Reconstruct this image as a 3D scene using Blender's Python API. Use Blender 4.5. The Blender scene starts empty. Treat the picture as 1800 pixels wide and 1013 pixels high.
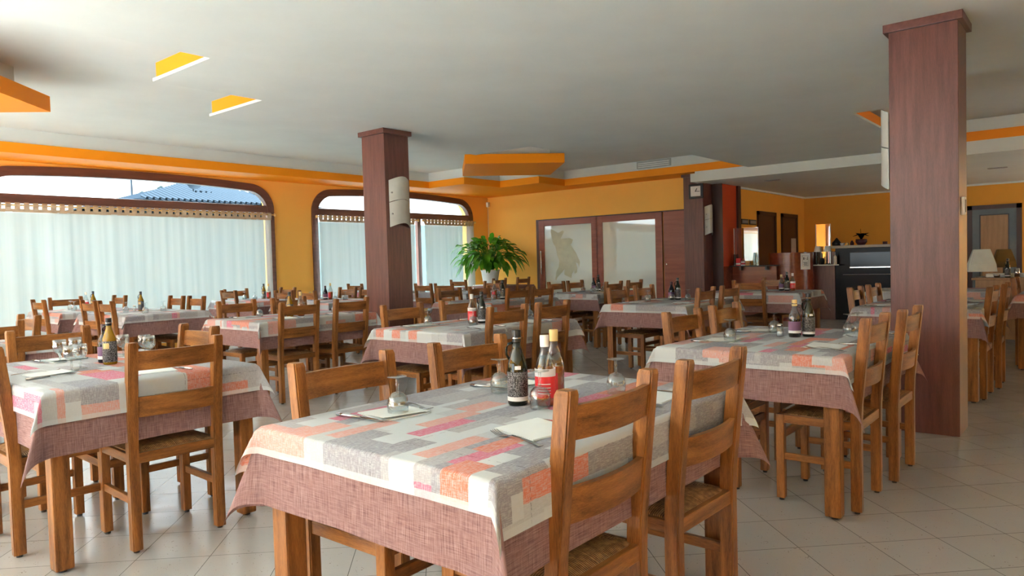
import bpy, bmesh, math, random
from mathutils import Matrix, Vector
PI = math.pi
S = bpy.context.scene
COL = S.collection
random.seed(7)

# ------------------------------------------------------------------ camera
FPX, YAW, PIT, ROL, EYE = 1257.99, math.radians(39.738), math.radians(2.0305), math.radians(1.5659), 1.235
def cam_basis():
    cy, sy, cp, sp = math.cos(YAW), math.sin(YAW), math.cos(PIT), math.sin(PIT)
    fwd = Vector((cy*cp, sy*cp, -sp)); right = Vector((sy, -cy, 0)); down = fwd.cross(right)
    c, s = math.cos(ROL), math.sin(ROL)
    return c*right + s*down, -s*right + c*down, fwd
R_, D_, F_ = cam_basis()
cd = bpy.data.cameras.new('camera'); cam = bpy.data.objects.new('camera', cd); COL.objects.link(cam)
cd.sensor_fit = 'HORIZONTAL'; cd.sensor_width = 36; cd.lens = 36*FPX/1800; cd.clip_end = 300; cd.clip_start = .05
m3 = Matrix((R_, -D_, -F_)).transposed()
cam.matrix_world = Matrix.Translation((0, 0, EYE)) @ m3.to_4x4()
S.camera = cam
def at(u, v, z):
    "the point of the photograph's pixel (u, v) on the level z"
    d = R_*((u-900)/FPX) + D_*((v-506.5)/FPX) + F_
    t = (z-EYE)/d.z
    return Vector((d.x*t, d.y*t, z))

# ------------------------------------------------------------------ world: bright hazy sky, brightest where the sun stands behind the camera
w = bpy.data.worlds.new('sky'); S.world = w; w.use_nodes = True
nt = w.node_tree; nt.nodes.clear()
tc = nt.nodes.new('ShaderNodeTexCoord'); sep = nt.nodes.new('ShaderNodeSeparateXYZ')
mr = nt.nodes.new('ShaderNodeMapRange'); mr.interpolation_type = 'SMOOTHSTEP'
mr.inputs[1].default_value = -.95; mr.inputs[2].default_value = -.40; mr.inputs[3].default_value = 2.4; mr.inputs[4].default_value = 1.8
bg = nt.nodes.new('ShaderNodeBackground'); bg.inputs[0].default_value = (.83, .94, 1, 1); ow = nt.nodes.new('ShaderNodeOutputWorld')
nt.links.new(tc.outputs['Generated'], sep.inputs[0]); nt.links.new(sep.outputs[0], mr.inputs[0])
# the hazy dome: paler band over the horizon, much brighter higher up
me_ = nt.nodes.new('ShaderNodeMapRange'); me_.interpolation_type = 'SMOOTHSTEP'
me_.inputs[1].default_value = .22; me_.inputs[2].default_value = .55; me_.inputs[3].default_value = 0; me_.inputs[4].default_value = 12
nt.links.new(sep.outputs[2], me_.inputs[0]); ad_ = nt.nodes.new('ShaderNodeMath'); ad_.operation = 'ADD'
nt.links.new(mr.outputs[0], ad_.inputs[0]); nt.links.new(me_.outputs[0], ad_.inputs[1])
nt.links.new(ad_.outputs[0], bg.inputs[1]); nt.links.new(bg.outputs[0], ow.inputs[0])
sd = bpy.data.lights.new('sun', 'SUN'); sd.energy = 120; sd.angle = .03; sd.color = (.90, .965, 1)
sun = bpy.data.objects.new('sun', sd); COL.objects.link(sun)
sun.rotation_euler = Vector((-.80, -.22, .85)).to_track_quat('Z', 'Y').to_euler()
def portal(loc, rot, sx, sy):
    ld = bpy.data.lights.new('sky_portal', 'AREA'); ld.shape = 'RECTANGLE'; ld.size = sx; ld.size_y = sy
    ld.cycles.is_portal = True
    o = bpy.data.objects.new('sky_portal', ld); o.location = loc; o.rotation_euler = rot; COL.objects.link(o)
vs = S.view_settings
vs.view_transform = 'Standard'; vs.look = 'None'; vs.gamma = 1; vs.use_curve_mapping = False; vs.exposure = 1.40
S.cycles.use_denoising = True
S.cycles.max_bounces = 10; S.cycles.diffuse_bounces = 6; S.cycles.glossy_bounces = 4; S.cycles.transmission_bounces = 6; S.cycles.transparent_max_bounces = 16
S.cycles.sample_clamp_indirect = 8; S.cycles.caustics_reflective = False; S.cycles.caustics_refractive = False

# ------------------------------------------------------------------ materials
class NT:
    def __init__(s, name):
        s.m = bpy.data.materials.new(name); s.m.use_nodes = True; s.t = s.m.node_tree
        s.b = s.t.nodes['Principled BSDF']; s.out = s.t.nodes['Material Output']
    def n(s, ty, **k):
        o = s.t.nodes.new(ty)
        for a, v in k.items(): setattr(o, a, v)
        return o
    def l(s, a, b): s.t.links.new(a, b)
    def mapping(s, kind, scale, rot=(0, 0, 0)):
        t = s.n('ShaderNodeTexCoord'); m = s.n('ShaderNodeMapping')
        m.inputs['Scale'].default_value = scale; m.inputs['Rotation'].default_value = rot
        s.l(t.outputs[kind], m.inputs[0]); return m.outputs[0]
    def noise(s, vec, scale, detail=4, rough=.5):
        n = s.n('ShaderNodeTexNoise'); n.inputs['Scale'].default_value = scale; n.inputs['Detail'].default_value = detail
        n.inputs['Roughness'].default_value = rough
        s.l(vec, n.inputs['Vector']); return n.outputs[0]
    def ramp(s, fac, stops, interp='LINEAR'):
        r = s.n('ShaderNodeValToRGB'); r.color_ramp.interpolation = interp
        e = r.color_ramp.elements
        while len(e) < len(stops): e.new(.5)
        for i, (p, c) in enumerate(stops): e[i].position = p; e[i].color = (*c, 1)
        s.l(fac, r.inputs[0]); return r.outputs[0]
    def mix(s, fac, a, b, mode='MIX'):
        m = s.n('ShaderNodeMix', data_type='RGBA', blend_type=mode)
        for v, i in ((fac, 0), (a, 6), (b, 7)):
            if isinstance(v, bpy.types.NodeSocket): s.l(v, m.inputs[i])
            else: m.inputs[i].default_value = v if i == 0 else (*v, 1)
        return m.outputs[2]
    def math(s, op, a, b=0, c=0):
        m = s.n('ShaderNodeMath', operation=op)
        for i, v in enumerate((a, b, c)):
            if isinstance(v, bpy.types.NodeSocket): s.l(v, m.inputs[i])
            else: m.inputs[i].default_value = v
        return m.outputs[0]
    def bump(s, h, strength=.2, dist=.01):
        b = s.n('ShaderNodeBump'); b.inputs['Strength'].default_value = strength; b.inputs['Distance'].default_value = dist
        s.l(h, b.inputs['Height']); s.l(b.outputs[0], s.b.inputs['Normal'])
    def base(s, c, rough=.5, metal=0, spec=.5):
        if isinstance(c, bpy.types.NodeSocket): s.l(c, s.b.inputs['Base Color'])
        else: s.b.inputs['Base Color'].default_value = (*c, 1)
        s.b.inputs['Roughness'].default_value = rough; s.b.inputs['Metallic'].default_value = metal
        s.b.inputs['Specular IOR Level'].default_value = spec
        return s.m
def plain(name, c, rough=.5, metal=0, spec=.5, var=.06):
    t = NT(name)
    n = t.noise(t.mapping('Object', (1, 1, 1)), 9, 5)
    col = t.mix(t.ramp(n, [(.3, (0, 0, 0)), (.7, (1, 1, 1))]), tuple(x*(1-var) for x in c), tuple(min(1, x*(1+var)) for x in c))
    return t.base(col, rough, metal, spec)
def wall_paint(name, c, rough=.75, var=.04, bump=.08):
    t = NT(name)
    v = t.mapping('Object', (1, 1, 1))
    n = t.noise(v, 1.3, 6, .6)
    col = t.mix(t.ramp(n, [(.3, (0, 0, 0)), (.7, (1, 1, 1))]), tuple(x*(1-var) for x in c), tuple(min(1, x*(1+var)) for x in c))
    t.bump(t.noise(v, 90, 3), bump, .004)
    return t.base(col, rough, 0, .3)
def wood(name, dark, light, grain='z', rough=.38, scale=1.0, spec=.5, rings=6, coat=0):
    t = NT(name)
    sc = {'x': (1.2, 14, 14), 'y': (14, 1.2, 14), 'z': (14, 14, 1.2)}[grain]
    v = t.mapping('Object', tuple(a*scale for a in sc))
    oi = t.n('ShaderNodeObjectInfo')
    ad = t.n('ShaderNodeVectorMath', operation='ADD'); t.l(v, ad.inputs[0])
    sc2 = t.n('ShaderNodeVectorMath', operation='SCALE'); sc2.inputs[0].default_value = (17, 31, 23); t.l(oi.outputs['Random'], sc2.inputs['Scale'])
    t.l(sc2.outputs[0], ad.inputs[1]); v = ad.outputs[0]
    n1 = t.noise(v, rings*.25, 3, .5); n2 = t.noise(v, rings*3.2, 6, .7)
    f = t.math('ADD', t.math('MULTIPLY', n1, .55), t.math('MULTIPLY', n2, .45))
    col = t.ramp(f, [(.34, dark), (.5, tuple((a+b)/2 for a, b in zip(dark, light))), (.66, light)])
    t.bump(n2, .12, .003)
    if coat: t.b.inputs['Coat Weight'].default_value = coat; t.b.inputs['Coat Roughness'].default_value = .25
    return t.base(col, rough, 0, spec)

M = {}
CH_D, CH_L = (.090, .029, .007), (.40, .162, .042)
for g in 'xyz': M['chair_'+g] = wood('chair_wood_'+g, CH_D, CH_L, g, .36, 1.6, .32)
for g in 'xyz': M['pillar_'+g] = wood('mahogany_'+g, (.075, .022, .018), (.17, .058, .043), g, .36, 1.0, .55, 9)
M['frame_x'] = wood('window_wood_x', (.075, .028, .018), (.17, .07, .05), 'x', .42, 1.0)
M['frame_z'] = wood('window_wood_z', (.075, .028, .018), (.17, .07, .05), 'z', .42, 1.0)
M['door_wood'] = wood('cherry_wood', (.22, .055, .028), (.34, .10, .052), 'y', .3, .8)
M['counter'] = wood('counter_wood', (.17, .035, .016), (.27, .065, .03), 'y', .22, .8, .6)
M['dark_door'] = wood('dark_door_wood', (.03, .008, .005), (.06, .017, .01), 'z', .4)
M['oak'] = wood('oak_panel', (.30, .17, .08), (.46, .28, .15), 'z', .5)
M['ceiling'] = wall_paint('white_ceiling_paint', (.71, .765, .75), .8)
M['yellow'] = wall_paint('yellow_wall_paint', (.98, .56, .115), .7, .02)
M['orange'] = wall_paint('orange_paint', (.97, .31, .004), .55, .02)
M['redwall'] = wall_paint('red_wall_paint', (.50, .055, .012), .5)
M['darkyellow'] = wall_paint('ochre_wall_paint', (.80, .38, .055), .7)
M['white'] = plain('white_plastic', (.80, .80, .78), .4)
M['offwhite'] = plain('off_white_enamel', (.72, .72, .68), .35)
M['frost'] = plain('frosted_lamp_glass', (.50, .53, .50), .25)
M['black'] = plain('black_plastic', (.012, .012, .013), .35)
M['cabblack'] = plain('black_lacquer', (.006, .006, .008), .22, 0, .12)
M['blackgloss'] = plain('black_gloss', (.008, .010, .013), .12, 0, .28)
M['steel'] = plain('steel', (.62, .62, .62), .18, 1.0)
M['grey'] = plain('grey_plastic', (.25, .25, .25), .5)
M['paper'] = plain('white_paper', (.80, .80, .78), .8, 0, .2, .02)
M['napkin'] = plain('napkin_paper', (.74, .78, .77), .85, 0, .2, .03)
M['cork'] = plain('cork', (.62, .40, .16), .8)
M['gold'] = plain('golden_cap', (.70, .52, .22), .5)
M['redlabel'] = plain('red_label', (.75, .03, .04), .5)
M['whitelabel'] = plain('white_label', (.78, .78, .80), .5)
M['purplelabel'] = plain('purple_label', (.20, .10, .20), .5)
M['ink'] = plain('dark_ink', (.03, .03, .035), .7)
M['salt'] = plain('salt', (.85, .85, .85), .9)
M['soil'] = plain('soil', (.05, .03, .02), .95)
M['marble'] = wall_paint('marble', (.42, .38, .34), .3, .25)
M['shade'] = plain('lamp_shade_fabric', (.72, .76, .70), .8)
M['browncap'] = plain('brown_cap', (.06, .012, .02), .4)

def floor_mat():
    t = NT('speckled_floor_tiles')
    v = t.mapping('Object', (1, 1, 1), (0, 0, math.radians(-45)))
    mp = t.n('ShaderNodeVectorMath', operation='ADD'); t.l(v, mp.inputs[0]); mp.inputs[1].default_value = (-.0475, -.115, 0)
    br = t.n('ShaderNodeTexBrick'); br.offset = 0; br.squash = 1
    t.l(mp.outputs[0], br.inputs['Vector'])
    br.inputs['Scale'].default_value = 1; br.inputs['Brick Width'].default_value = .3125; br.inputs['Row Height'].default_value = .3125
    br.inputs['Mortar Size'].default_value = .0016; br.inputs['Mortar Smooth'].default_value = .2
    br.inputs['Color1'].default_value = (.40, .385, .365, 1); br.inputs['Color2'].default_value = (.43, .415, .395, 1); br.inputs['Mortar'].default_value = (.07, .065, .06, 1)
    vo = t.n('ShaderNodeTexVoronoi'); vo.inputs['Scale'].default_value = 85; t.l(v, vo.inputs['Vector'])
    n = t.noise(v, 22, 3)
    sp = t.math('LESS_THAN', vo.outputs['Distance'], t.math('MULTIPLY', t.ramp(n, [(.45, (0, 0, 0)), (.75, (1, 1, 1))]), .30))
    col = t.mix(t.math('MULTIPLY', sp, .9), br.outputs['Color'], (.16, .12, .09))
    big = t.noise(v, 1.1, 4)
    col = t.mix(.10, col, t.ramp(big, [(.3, (.3, .27, .25)), (.7, (.7, .66, .62))]))
    t.bump(t.math('ADD', t.math('MULTIPLY', br.outputs['Fac'], -1), t.math('MULTIPLY', t.noise(v, 60, 2), .12)), .25, .003)
    m = t.base(col, .2, 0, .85)
    r = t.ramp(t.noise(v, 7, 4), [(.3, (.15, .15, .15)), (.7, (.25, .25, .25))]); t.l(r, t.b.inputs['Roughness'])
    return m
M['floor'] = floor_mat()

def rush_mat():
    t = NT('woven_rush')
    tc = t.n('ShaderNodeTexCoord'); sp = t.n('ShaderNodeSeparateXYZ'); t.l(tc.outputs['Object'], sp.inputs[0])
    x = sp.outputs[0]; y = t.math('SUBTRACT', sp.outputs[1], .20)
    ax, ay = t.math('ABSOLUTE', x), t.math('ABSOLUTE', y)
    f = t.math('MAXIMUM', ax, ay)                     # strands run round the seat in a square spiral
    st = t.math('SINE', t.math('MULTIPLY', t.math('ADD', t.math('MULTIPLY', t.math('MINIMUM', ax, ay), 1.0), 0), 900))
    ns = t.noise(tc.outputs['Object'], 55, 4)
    c = t.math('ADD', t.math('MULTIPLY', st, .22), t.math('ADD', t.math('MULTIPLY', ns, .9), .05))
    col = t.ramp(c, [(.2, (.08, .03, .010)), (.45, (.30, .14, .05)), (.8, (.58, .34, .15))])
    t.bump(st, .6, .003)
    return t.base(col, .6)
M['rush'] = rush_mat()

def cloth_print():
    t = NT('patchwork_print_cloth')
    uv = t.n('ShaderNodeUVMap', uv_map='UVMap'); oi = t.n('ShaderNodeObjectInfo')
    ad = t.n('ShaderNodeVectorMath', operation='ADD'); t.l(uv.outputs[0], ad.inputs[0])
    sc = t.n('ShaderNodeVectorMath', operation='SCALE'); sc.inputs[0].default_value = (7.3, 5.1, 0); t.l(oi.outputs['Random'], sc.inputs['Scale']); t.l(sc.outputs[0], ad.inputs[1])
    v = ad.outputs[0]
    wob = t.n('ShaderNodeVectorMath', operation='SCALE'); nn = t.n('ShaderNodeTexNoise'); nn.inputs['Scale'].default_value = 60; t.l(v, nn.inputs['Vector'])
    t.l(nn.outputs['Color'], wob.inputs[0]); wob.inputs['Scale'].default_value = .006
    ad2 = t.n('ShaderNodeVectorMath', operation='ADD'); t.l(v, ad2.inputs[0]); t.l(wob.outputs[0], ad2.inputs[1]); v2 = ad2.outputs[0]
    def brick(w, h, off, bias=0):
        b = t.n('ShaderNodeTexBrick'); b.offset = off; b.offset_frequency = 2
        t.l(v2, b.inputs['Vector']); b.inputs['Scale'].default_value = 1
        b.inputs['Brick Width'].default_value = w; b.inputs['Row Height'].default_value = h; b.inputs['Mortar Size'].default_value = 0
        b.inputs['Bias'].default_value = bias
        b.inputs['Color1'].default_value = (0, 0, 0, 1); b.inputs['Color2'].default_value = (1, 1, 1, 1)
        return b.outputs['Color']
    W, G, G2, O, O2, P, K = (.50, .54, .555), (.27, .265, .295), (.35, .345, .365), (.58, .185, .115), (.58, .29, .24), (.54, .13, .21), (.43, .455, .47)
    a = t.ramp(brick(.31, .15, .37), [(0, W), (.12, G), (.30, K), (.42, G2), (.54, O), (.68, W), (.76, O2), (.86, G), (.94, P)], 'CONSTANT')
    b = t.ramp(brick(.23, .06, .61), [(0, G2), (.22, W), (.42, G), (.60, K), (.78, O2), (.86, W), (.95, P)], 'CONSTANT')
    s1 = t.ramp(brick(.34, .09, .23, 0), [(0, (0, 0, 0)), (.52, (1, 1, 1))], 'CONSTANT')
    col = t.mix(s1, a, b)
    # dry brushed weave
    def stretch(sx, sy):
        m = t.n('ShaderNodeMapping'); m.inputs['Scale'].default_value = (sx, sy, 1); t.l(v, m.inputs[0]); return m.outputs[0]
    n1 = t.noise(stretch(40, 420), 1, 3, .6); n2 = t.noise(stretch(420, 60), 1, 3, .6)
    wv = t.math('ADD', t.math('MULTIPLY', n1, .6), t.math('MULTIPLY', n2, .4))
    col = t.mix(t.math('MULTIPLY', t.ramp(wv, [(.46, (0, 0, 0)), (.58, (1, 1, 1))]), .5), col, (.54, .58, .60))
    # a few dark stitched seams
    seam = t.n('ShaderNodeTexBrick'); seam.offset = .37; t.l(v2, seam.inputs['Vector']); seam.inputs['Scale'].default_value = 1
    seam.inputs['Brick Width'].default_value = 1.31; seam.inputs['Row Height'].default_value = .62; seam.inputs['Mortar Size'].default_value = .0012; seam.inputs['Mortar Smooth'].default_value = 0
    seam_f = t.math('MULTIPLY', t.math('MULTIPLY', seam.outputs['Fac'], .6), t.ramp(t.noise(v, 90, 2), [(.45, (0, 0, 0)), (.52, (1, 1, 1))]))
    col = t.mix(seam_f, col, (.05, .04, .05))
    e = t.n('ShaderNodeUVMap', uv_map='edge'); se = t.n('ShaderNodeSeparateXYZ'); t.l(e.outputs[0], se.inputs[0])
    band = t.math('LESS_THAN', se.outputs[0], .020)
    col = t.mix(t.math('MULTIPLY', band, .6), col, (.54, .59, .60))
    t.bump(wv, .15, .002)
    return t.base(col, .85, 0, .2)
M['print'] = cloth_print()
def under_mat():
    t = NT('mauve_linen')
    uv = t.n('ShaderNodeUVMap', uv_map='UVMap')
    def stretch(sx, sy):
        m = t.n('ShaderNodeMapping'); m.inputs['Scale'].default_value = (sx, sy, 1); t.l(uv.outputs[0], m.inputs[0]); return m.outputs[0]
    n1 = t.noise(stretch(14, 330), 1, 4, .65); n2 = t.noise(stretch(330, 14), 1, 4, .65)
    f = t.math('ADD', t.math('MULTIPLY', n1, .6), t.math('MULTIPLY', n2, .4))
    col = t.ramp(f, [(.36, (.13, .068, .063)), (.5, (.265, .155, .148)), (.64, (.38, .255, .24))])
    e = t.n('ShaderNodeUVMap', uv_map='edge'); se = t.n('ShaderNodeSeparateXYZ'); t.l(e.outputs[0], se.inputs[0])
    hem = t.math('GREATER_THAN', se.outputs[0], .020)
    g = t.n('ShaderNodeNewGeometry')
    col = t.mix(t.math('MULTIPLY', g.outputs['Backfacing'], hem), col, (.70, .66, .58))
    t.bump(f, .2, .002)
    return t.base(col, .9, 0, .15)
M['under'] = under_mat()

def curtain_mat():
    t = NT('sheer_white_curtain')
    t.t.nodes.remove(t.b)
    v = t.mapping('Object', (30, 30, .4))
    n = t.noise(v, 1, 3)
    col = t.ramp(n, [(.3, (.64, .76, .76)), (.7, (.70, .80, .80))])
    tr = t.n('ShaderNodeBsdfTranslucent'); df = t.n('ShaderNodeBsdfDiffuse'); tp = t.n('ShaderNodeBsdfTransparent')
    t.l(col, tr.inputs[0]); t.l(col, df.inputs[0]); tp.inputs[0].default_value = (.90, .98, .98, 1)
    m1 = t.n('ShaderNodeMixShader'); m1.inputs[0].default_value = .965; t.l(tr.outputs[0], m1.inputs[1]); t.l(df.outputs[0], m1.inputs[2])
    m2 = t.n('ShaderNodeMixShader'); m2.inputs[0].default_value = .20; t.l(m1.outputs[0], m2.inputs[1]); t.l(tp.outputs[0], m2.inputs[2])
    t.l(m2.outputs[0], t.out.inputs[0]); return t.m
M['curtain'] = curtain_mat()
M['tab'] = plain('beige_curtain_tab', (.52, .42, .30), .9)
def pane_mat(name, tint, refl=.06, base=0, basecol=(.5, .5, .5), rough=0.0, edge=.75):
    t = NT(name); t.t.nodes.remove(t.b)
    tp = t.n('ShaderNodeBsdfTransparent'); tp.inputs[0].default_value = (*tint, 1)
    gl = t.n('ShaderNodeBsdfGlossy'); gl.inputs['Roughness'].default_value = rough
    lw = t.n('ShaderNodeLayerWeight'); lw.inputs[0].default_value = .25
    f = t.math('MINIMUM', t.math('ADD', t.math('MULTIPLY', lw.outputs['Facing'], edge), refl), 1)
    first = tp.outputs[0]
    if base:
        df = t.n('ShaderNodeBsdfDiffuse'); df.inputs[0].default_value = (*basecol, 1)
        mb = t.n('ShaderNodeMixShader'); mb.inputs[0].default_value = base; t.l(tp.outputs[0], mb.inputs[1]); t.l(df.outputs[0], mb.inputs[2]); first = mb.outputs[0]
        f = t.math('MINIMUM', t.math('ADD', t.math('MULTIPLY', lw.outputs['Facing'], .2), refl), 1)
    m = t.n('ShaderNodeMixShader'); t.l(f, m.inputs[0]); t.l(first, m.inputs[1]); t.l(gl.outputs[0], m.inputs[2])
    t.l(m.outputs[0], t.out.inputs[0]); return t.m
M['pane'] = pane_mat('window_pane', (.97, .99, 1), .01, edge=.03)
M['goblet'] = pane_mat('clear_glass', (.90, .93, .93), .09)
M['plexi'] = pane_mat('clear_acrylic_screen', (.94, .95, .92), .42)
M['clearbottle'] = pane_mat('clear_bottle_glass', (.80, .84, .84), .08)
M['doorglass'] = pane_mat('satin_door_glass', (.9, .95, .9), .13, 1.0, (.74, .83, .77), .04)
M['motif'] = plain('frosted_motif', (.58, .62, .48), .7, 0, .1)
def bottle_glass(name, c):
    t = NT(name); return t.base(c, .06, 0, .6)
M['darkglass'] = bottle_glass('dark_bottle_glass', (.012, .014, .006))
M['oil'] = bottle_glass('yellow_oil', (.28, .155, .008))
M['vinegar'] = bottle_glass('dark_vinegar', (.012, .006, .012))
M['amber'] = bottle_glass('amber_vinegar', (.50, .10, .01))
def black_label():
    t = NT('printed_black_label')
    v = t.mapping('Object', (1, 1, 1)); sp = t.n('ShaderNodeSeparateXYZ'); t.l(v, sp.inputs[0])
    rows = t.math('GREATER_THAN', t.math('SINE', t.math('MULTIPLY', sp.outputs[2], 1300)), .35)
    n = t.noise(t.mapping('Object', (300, 300, 120)), 1, 2)
    f = t.math('MULTIPLY', rows, t.math('GREATER_THAN', n, .5))
    return t.base(t.mix(f, (.02, .02, .022), (.42, .42, .44)), .45)
M['blacklabel'] = black_label()
def leaf_mat():
    t = NT('glossy_leaf')
    oi = t.n('ShaderNodeTexCoord'); n = t.noise(oi.outputs['Object'], 6, 3)
    col = t.ramp(n, [(.3, (.02, .085, .006)), (.55, (.055, .22, .012)), (.75, (.13, .38, .03))])
    t.b.inputs['Subsurface Weight'].default_value = 0
    m = t.base(col, .35, 0, .5)
    tr = t.n('ShaderNodeBsdfTranslucent'); t.l(t.mix(.5, col, (.15, .6, .02)), tr.inputs[0])
    mx = t.n('ShaderNodeMixShader'); mx.inputs[0].default_value = .35
    t.l(t.b.outputs[0], mx.inputs[1]); t.l(tr.outputs[0], mx.inputs[2]); t.l(mx.outputs[0], t.out.inputs[0])
    return m
M['leaf'] = leaf_mat()
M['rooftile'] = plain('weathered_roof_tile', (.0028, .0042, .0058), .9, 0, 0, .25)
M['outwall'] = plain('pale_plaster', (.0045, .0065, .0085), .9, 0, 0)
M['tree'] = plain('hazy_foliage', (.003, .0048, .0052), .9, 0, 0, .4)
M['dimwall'] = plain('grey_dimming_wall', (.022, .032, .032), .9, 0, .1, .03)
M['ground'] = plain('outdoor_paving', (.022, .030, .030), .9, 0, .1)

# ------------------------------------------------------------------ helpers
def tag(o, label=None, cat=None, group=None, kind=None):
    for k, v in (('label', label), ('category', cat), ('group', group), ('kind', kind)):
        if v: o[k] = v
    return o
def obj(name, bm, mat, parent=None, smooth=False, angle=None):
    me = bpy.data.meshes.new(name)
    if smooth:
        for f in bm.faces: f.smooth = True
    bm.to_mesh(me); bm.free()
    for m in (mat if isinstance(mat, (list, tuple)) else [mat]): me.materials.append(m)
    if angle is not None: me.set_sharp_from_angle(angle=math.radians(angle))
    o = bpy.data.objects.new(name, me); COL.objects.link(o)
    if parent is not None: o.parent = parent
    return o
def empty(name, label, cat, loc=(0, 0, 0), rz=0, group=None):
    o = bpy.data.objects.new(name, None); COL.objects.link(o); o.location = loc; o.rotation_euler = (0, 0, rz); o.empty_display_size = .1
    return tag(o, label, cat, group)
def copy_tree(o, parent=None, clear=True):
    c = o.copy(); COL.objects.link(c)
    if parent is not None: c.parent = parent
    for ch in o.children: copy_tree(ch, c)
    return c
def box(bm, x0, x1, y0, y1, z0, z1, bev=0, mat=None):
    r = bmesh.ops.create_cube(bm, size=1)
    vs_ = r['verts']
    T = Matrix.Translation(((x0+x1)/2, (y0+y1)/2, (z0+z1)/2)) @ Matrix.Diagonal((abs(x1-x0), abs(y1-y0), abs(z1-z0), 1))
    bmesh.ops.transform(bm, matrix=(mat @ T) if mat else T, verts=vs_)
    if bev:
        es = list({e for v in vs_ for e in v.link_edges})
        bmesh.ops.bevel(bm, geom=es, offset=bev, segments=2, affect='EDGES', profile=.6)
    return bm
def B(*a, **k): return box(bmesh.new(), *a, **k)
def lathe(prof, seg=20, bm=None, cx=0, cy=0, cap=True):
    bm = bm or bmesh.new(); rings = []
    for r, z in prof:
        if r < 1e-5: rings.append([bm.verts.new((cx, cy, z))])
        else: rings.append([bm.verts.new((cx+r*math.cos(2*PI*i/seg), cy+r*math.sin(2*PI*i/seg), z)) for i in range(seg)])
    for a, b in zip(rings, rings[1:]):
        for i in range(seg):
            j = (i+1) % seg
            if len(a) == 1 and len(b) == 1: continue
            if len(a) == 1: bm.faces.new((a[0], b[j], b[i]))
            elif len(b) == 1: bm.faces.new((a[i], a[j], b[0]))
            else: bm.faces.new((a[i], a[j], b[j], b[i]))
    if cap:
        if len(rings[0]) > 1: bm.faces.new(list(reversed(rings[0])))
        if len(rings[-1]) > 1: bm.faces.new(rings[-1])
    bmesh.ops.recalc_face_normals(bm, faces=bm.faces)
    return bm
def tube(pts, r, seg=8, bm=None, sx=1.0):
    bm = bm or bmesh.new(); pts = [Vector(p) for p in pts]; rings = []
    rr = r if isinstance(r, (list, tuple)) else [r]*len(pts)
    for i, p in enumerate(pts):
        d = (pts[min(i+1, len(pts)-1)] - pts[max(i-1, 0)]).normalized()
        up = Vector((0, 0, 1)) if abs(d.z) < .9 else Vector((1, 0, 0))
        a = d.cross(up).normalized(); b = a.cross(d).normalized()
        rings.append([bm.verts.new(p + a*rr[i]*sx*math.cos(2*PI*k/seg) + b*rr[i]*math.sin(2*PI*k/seg)) for k in range(seg)])
    for A, Bq in zip(rings, rings[1:]):
        for k in range(seg): bm.faces.new((A[k], A[(k+1) % seg], Bq[(k+1) % seg], Bq[k]))
    bm.faces.new(rings[0]); bm.faces.new(rings[-1])
    bmesh.ops.recalc_face_normals(bm, faces=bm.faces)
    return bm
def prism(pts, z0, z1, bm=None, side_mat=0, bottom_mat=0, top_mat=0):
    "vertical prism over a polygon in x, y"
    bm = bm or bmesh.new()
    lo = [bm.verts.new((x, y, z0)) for x, y in pts]; hi = [bm.verts.new((x, y, z1)) for x, y in pts]
    f = bm.faces.new(lo); f.material_index = bottom_mat
    g = bm.faces.new(hi); g.material_index = top_mat
    for i in range(len(pts)):
        j = (i+1) % len(pts); q = bm.faces.new((lo[i], lo[j], hi[j], hi[i])); q.material_index = side_mat
    bmesh.ops.recalc_face_normals(bm, faces=bm.faces)
    return bm
def struct(name, bm, mat, parent=None, smooth=False):
    o = obj(name, bm, mat, parent, smooth)
    if parent is None: o['kind'] = 'structure'
    return o

# ------------------------------------------------------------------ the room
XB, YW, XR, YR, XF = 13.0, 11.5, -4.6, -4.6, 18.0       # back wall, window wall, rear wall, right wall, far wall of the bar
ZU, ZS, ZB = 3.13, 2.785, 2.62                          # upper ceiling, underside of the slab, bar ceiling
struct('floor', B(XR-.3, XF+.3, YR-.3, YW+.3, -.1, 0), M['floor'])
struct('ceiling', B(XR-.3, XB+.3, YR-.3, YW+.3, ZU, ZU+.15), M['ceiling'])
# the dropped slab with its stepped edge (white underside, white lip, orange edge)
slab = [(XR, YR), (12.3, YR), (12.3, -.6), (8.6, -.6), (7.56, -.6), (7.56, 1.1), (8.6, 1.1), (8.6, 2.17), (12.3, 2.17), (12.3, 4.80), (8.62, 4.80), (8.62, 5.95), (7.61, 5.95), (7.61, 6.93), (3.66, 6.93), (3.66, 5.96), (2.68, 5.96), (2.68, 5.03), (XR, 5.03)]
def slab_mesh():
    from mathutils.geometry import tessellate_polygon
    return prism(slab, ZS, ZS+.026)
bm = slab_mesh(); bmesh.ops.triangulate(bm, faces=[f for f in bm.faces if len(f.verts) > 4]); struct('ceiling', bm, M['ceiling'])
def inset(pts, d):
    # move each side of an axis-aligned polygon inwards by d (counter-clockwise)
    out = []
    n = len(pts); area = sum(pts[i][0]*pts[(i+1) % n][1]-pts[(i+1) % n][0]*pts[i][1] for i in range(n))
    s = 1 if area > 0 else -1
    for i in range(n):
        p, c, q = Vector(pts[i-1]), Vector(pts[i]), Vector(pts[(i+1) % n])
        d1 = (c-p).normalized(); d2 = (q-c).normalized()
        n1 = Vector((-d1.y, d1.x))*s; n2 = Vector((-d2.y, d2.x))*s
        if abs(d1.cross(d2)) < 1e-6: out.append(tuple(c+n1*d))
        else: out.append(tuple(c + n1*d + n2*d))
    return out
bm = prism(inset(slab, .02), ZS+.026, 2.935); bmesh.ops.triangulate(bm, faces=[f for f in bm.faces if len(f.verts) > 4])
struct('trim_1', bm, M['orange'])
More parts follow.
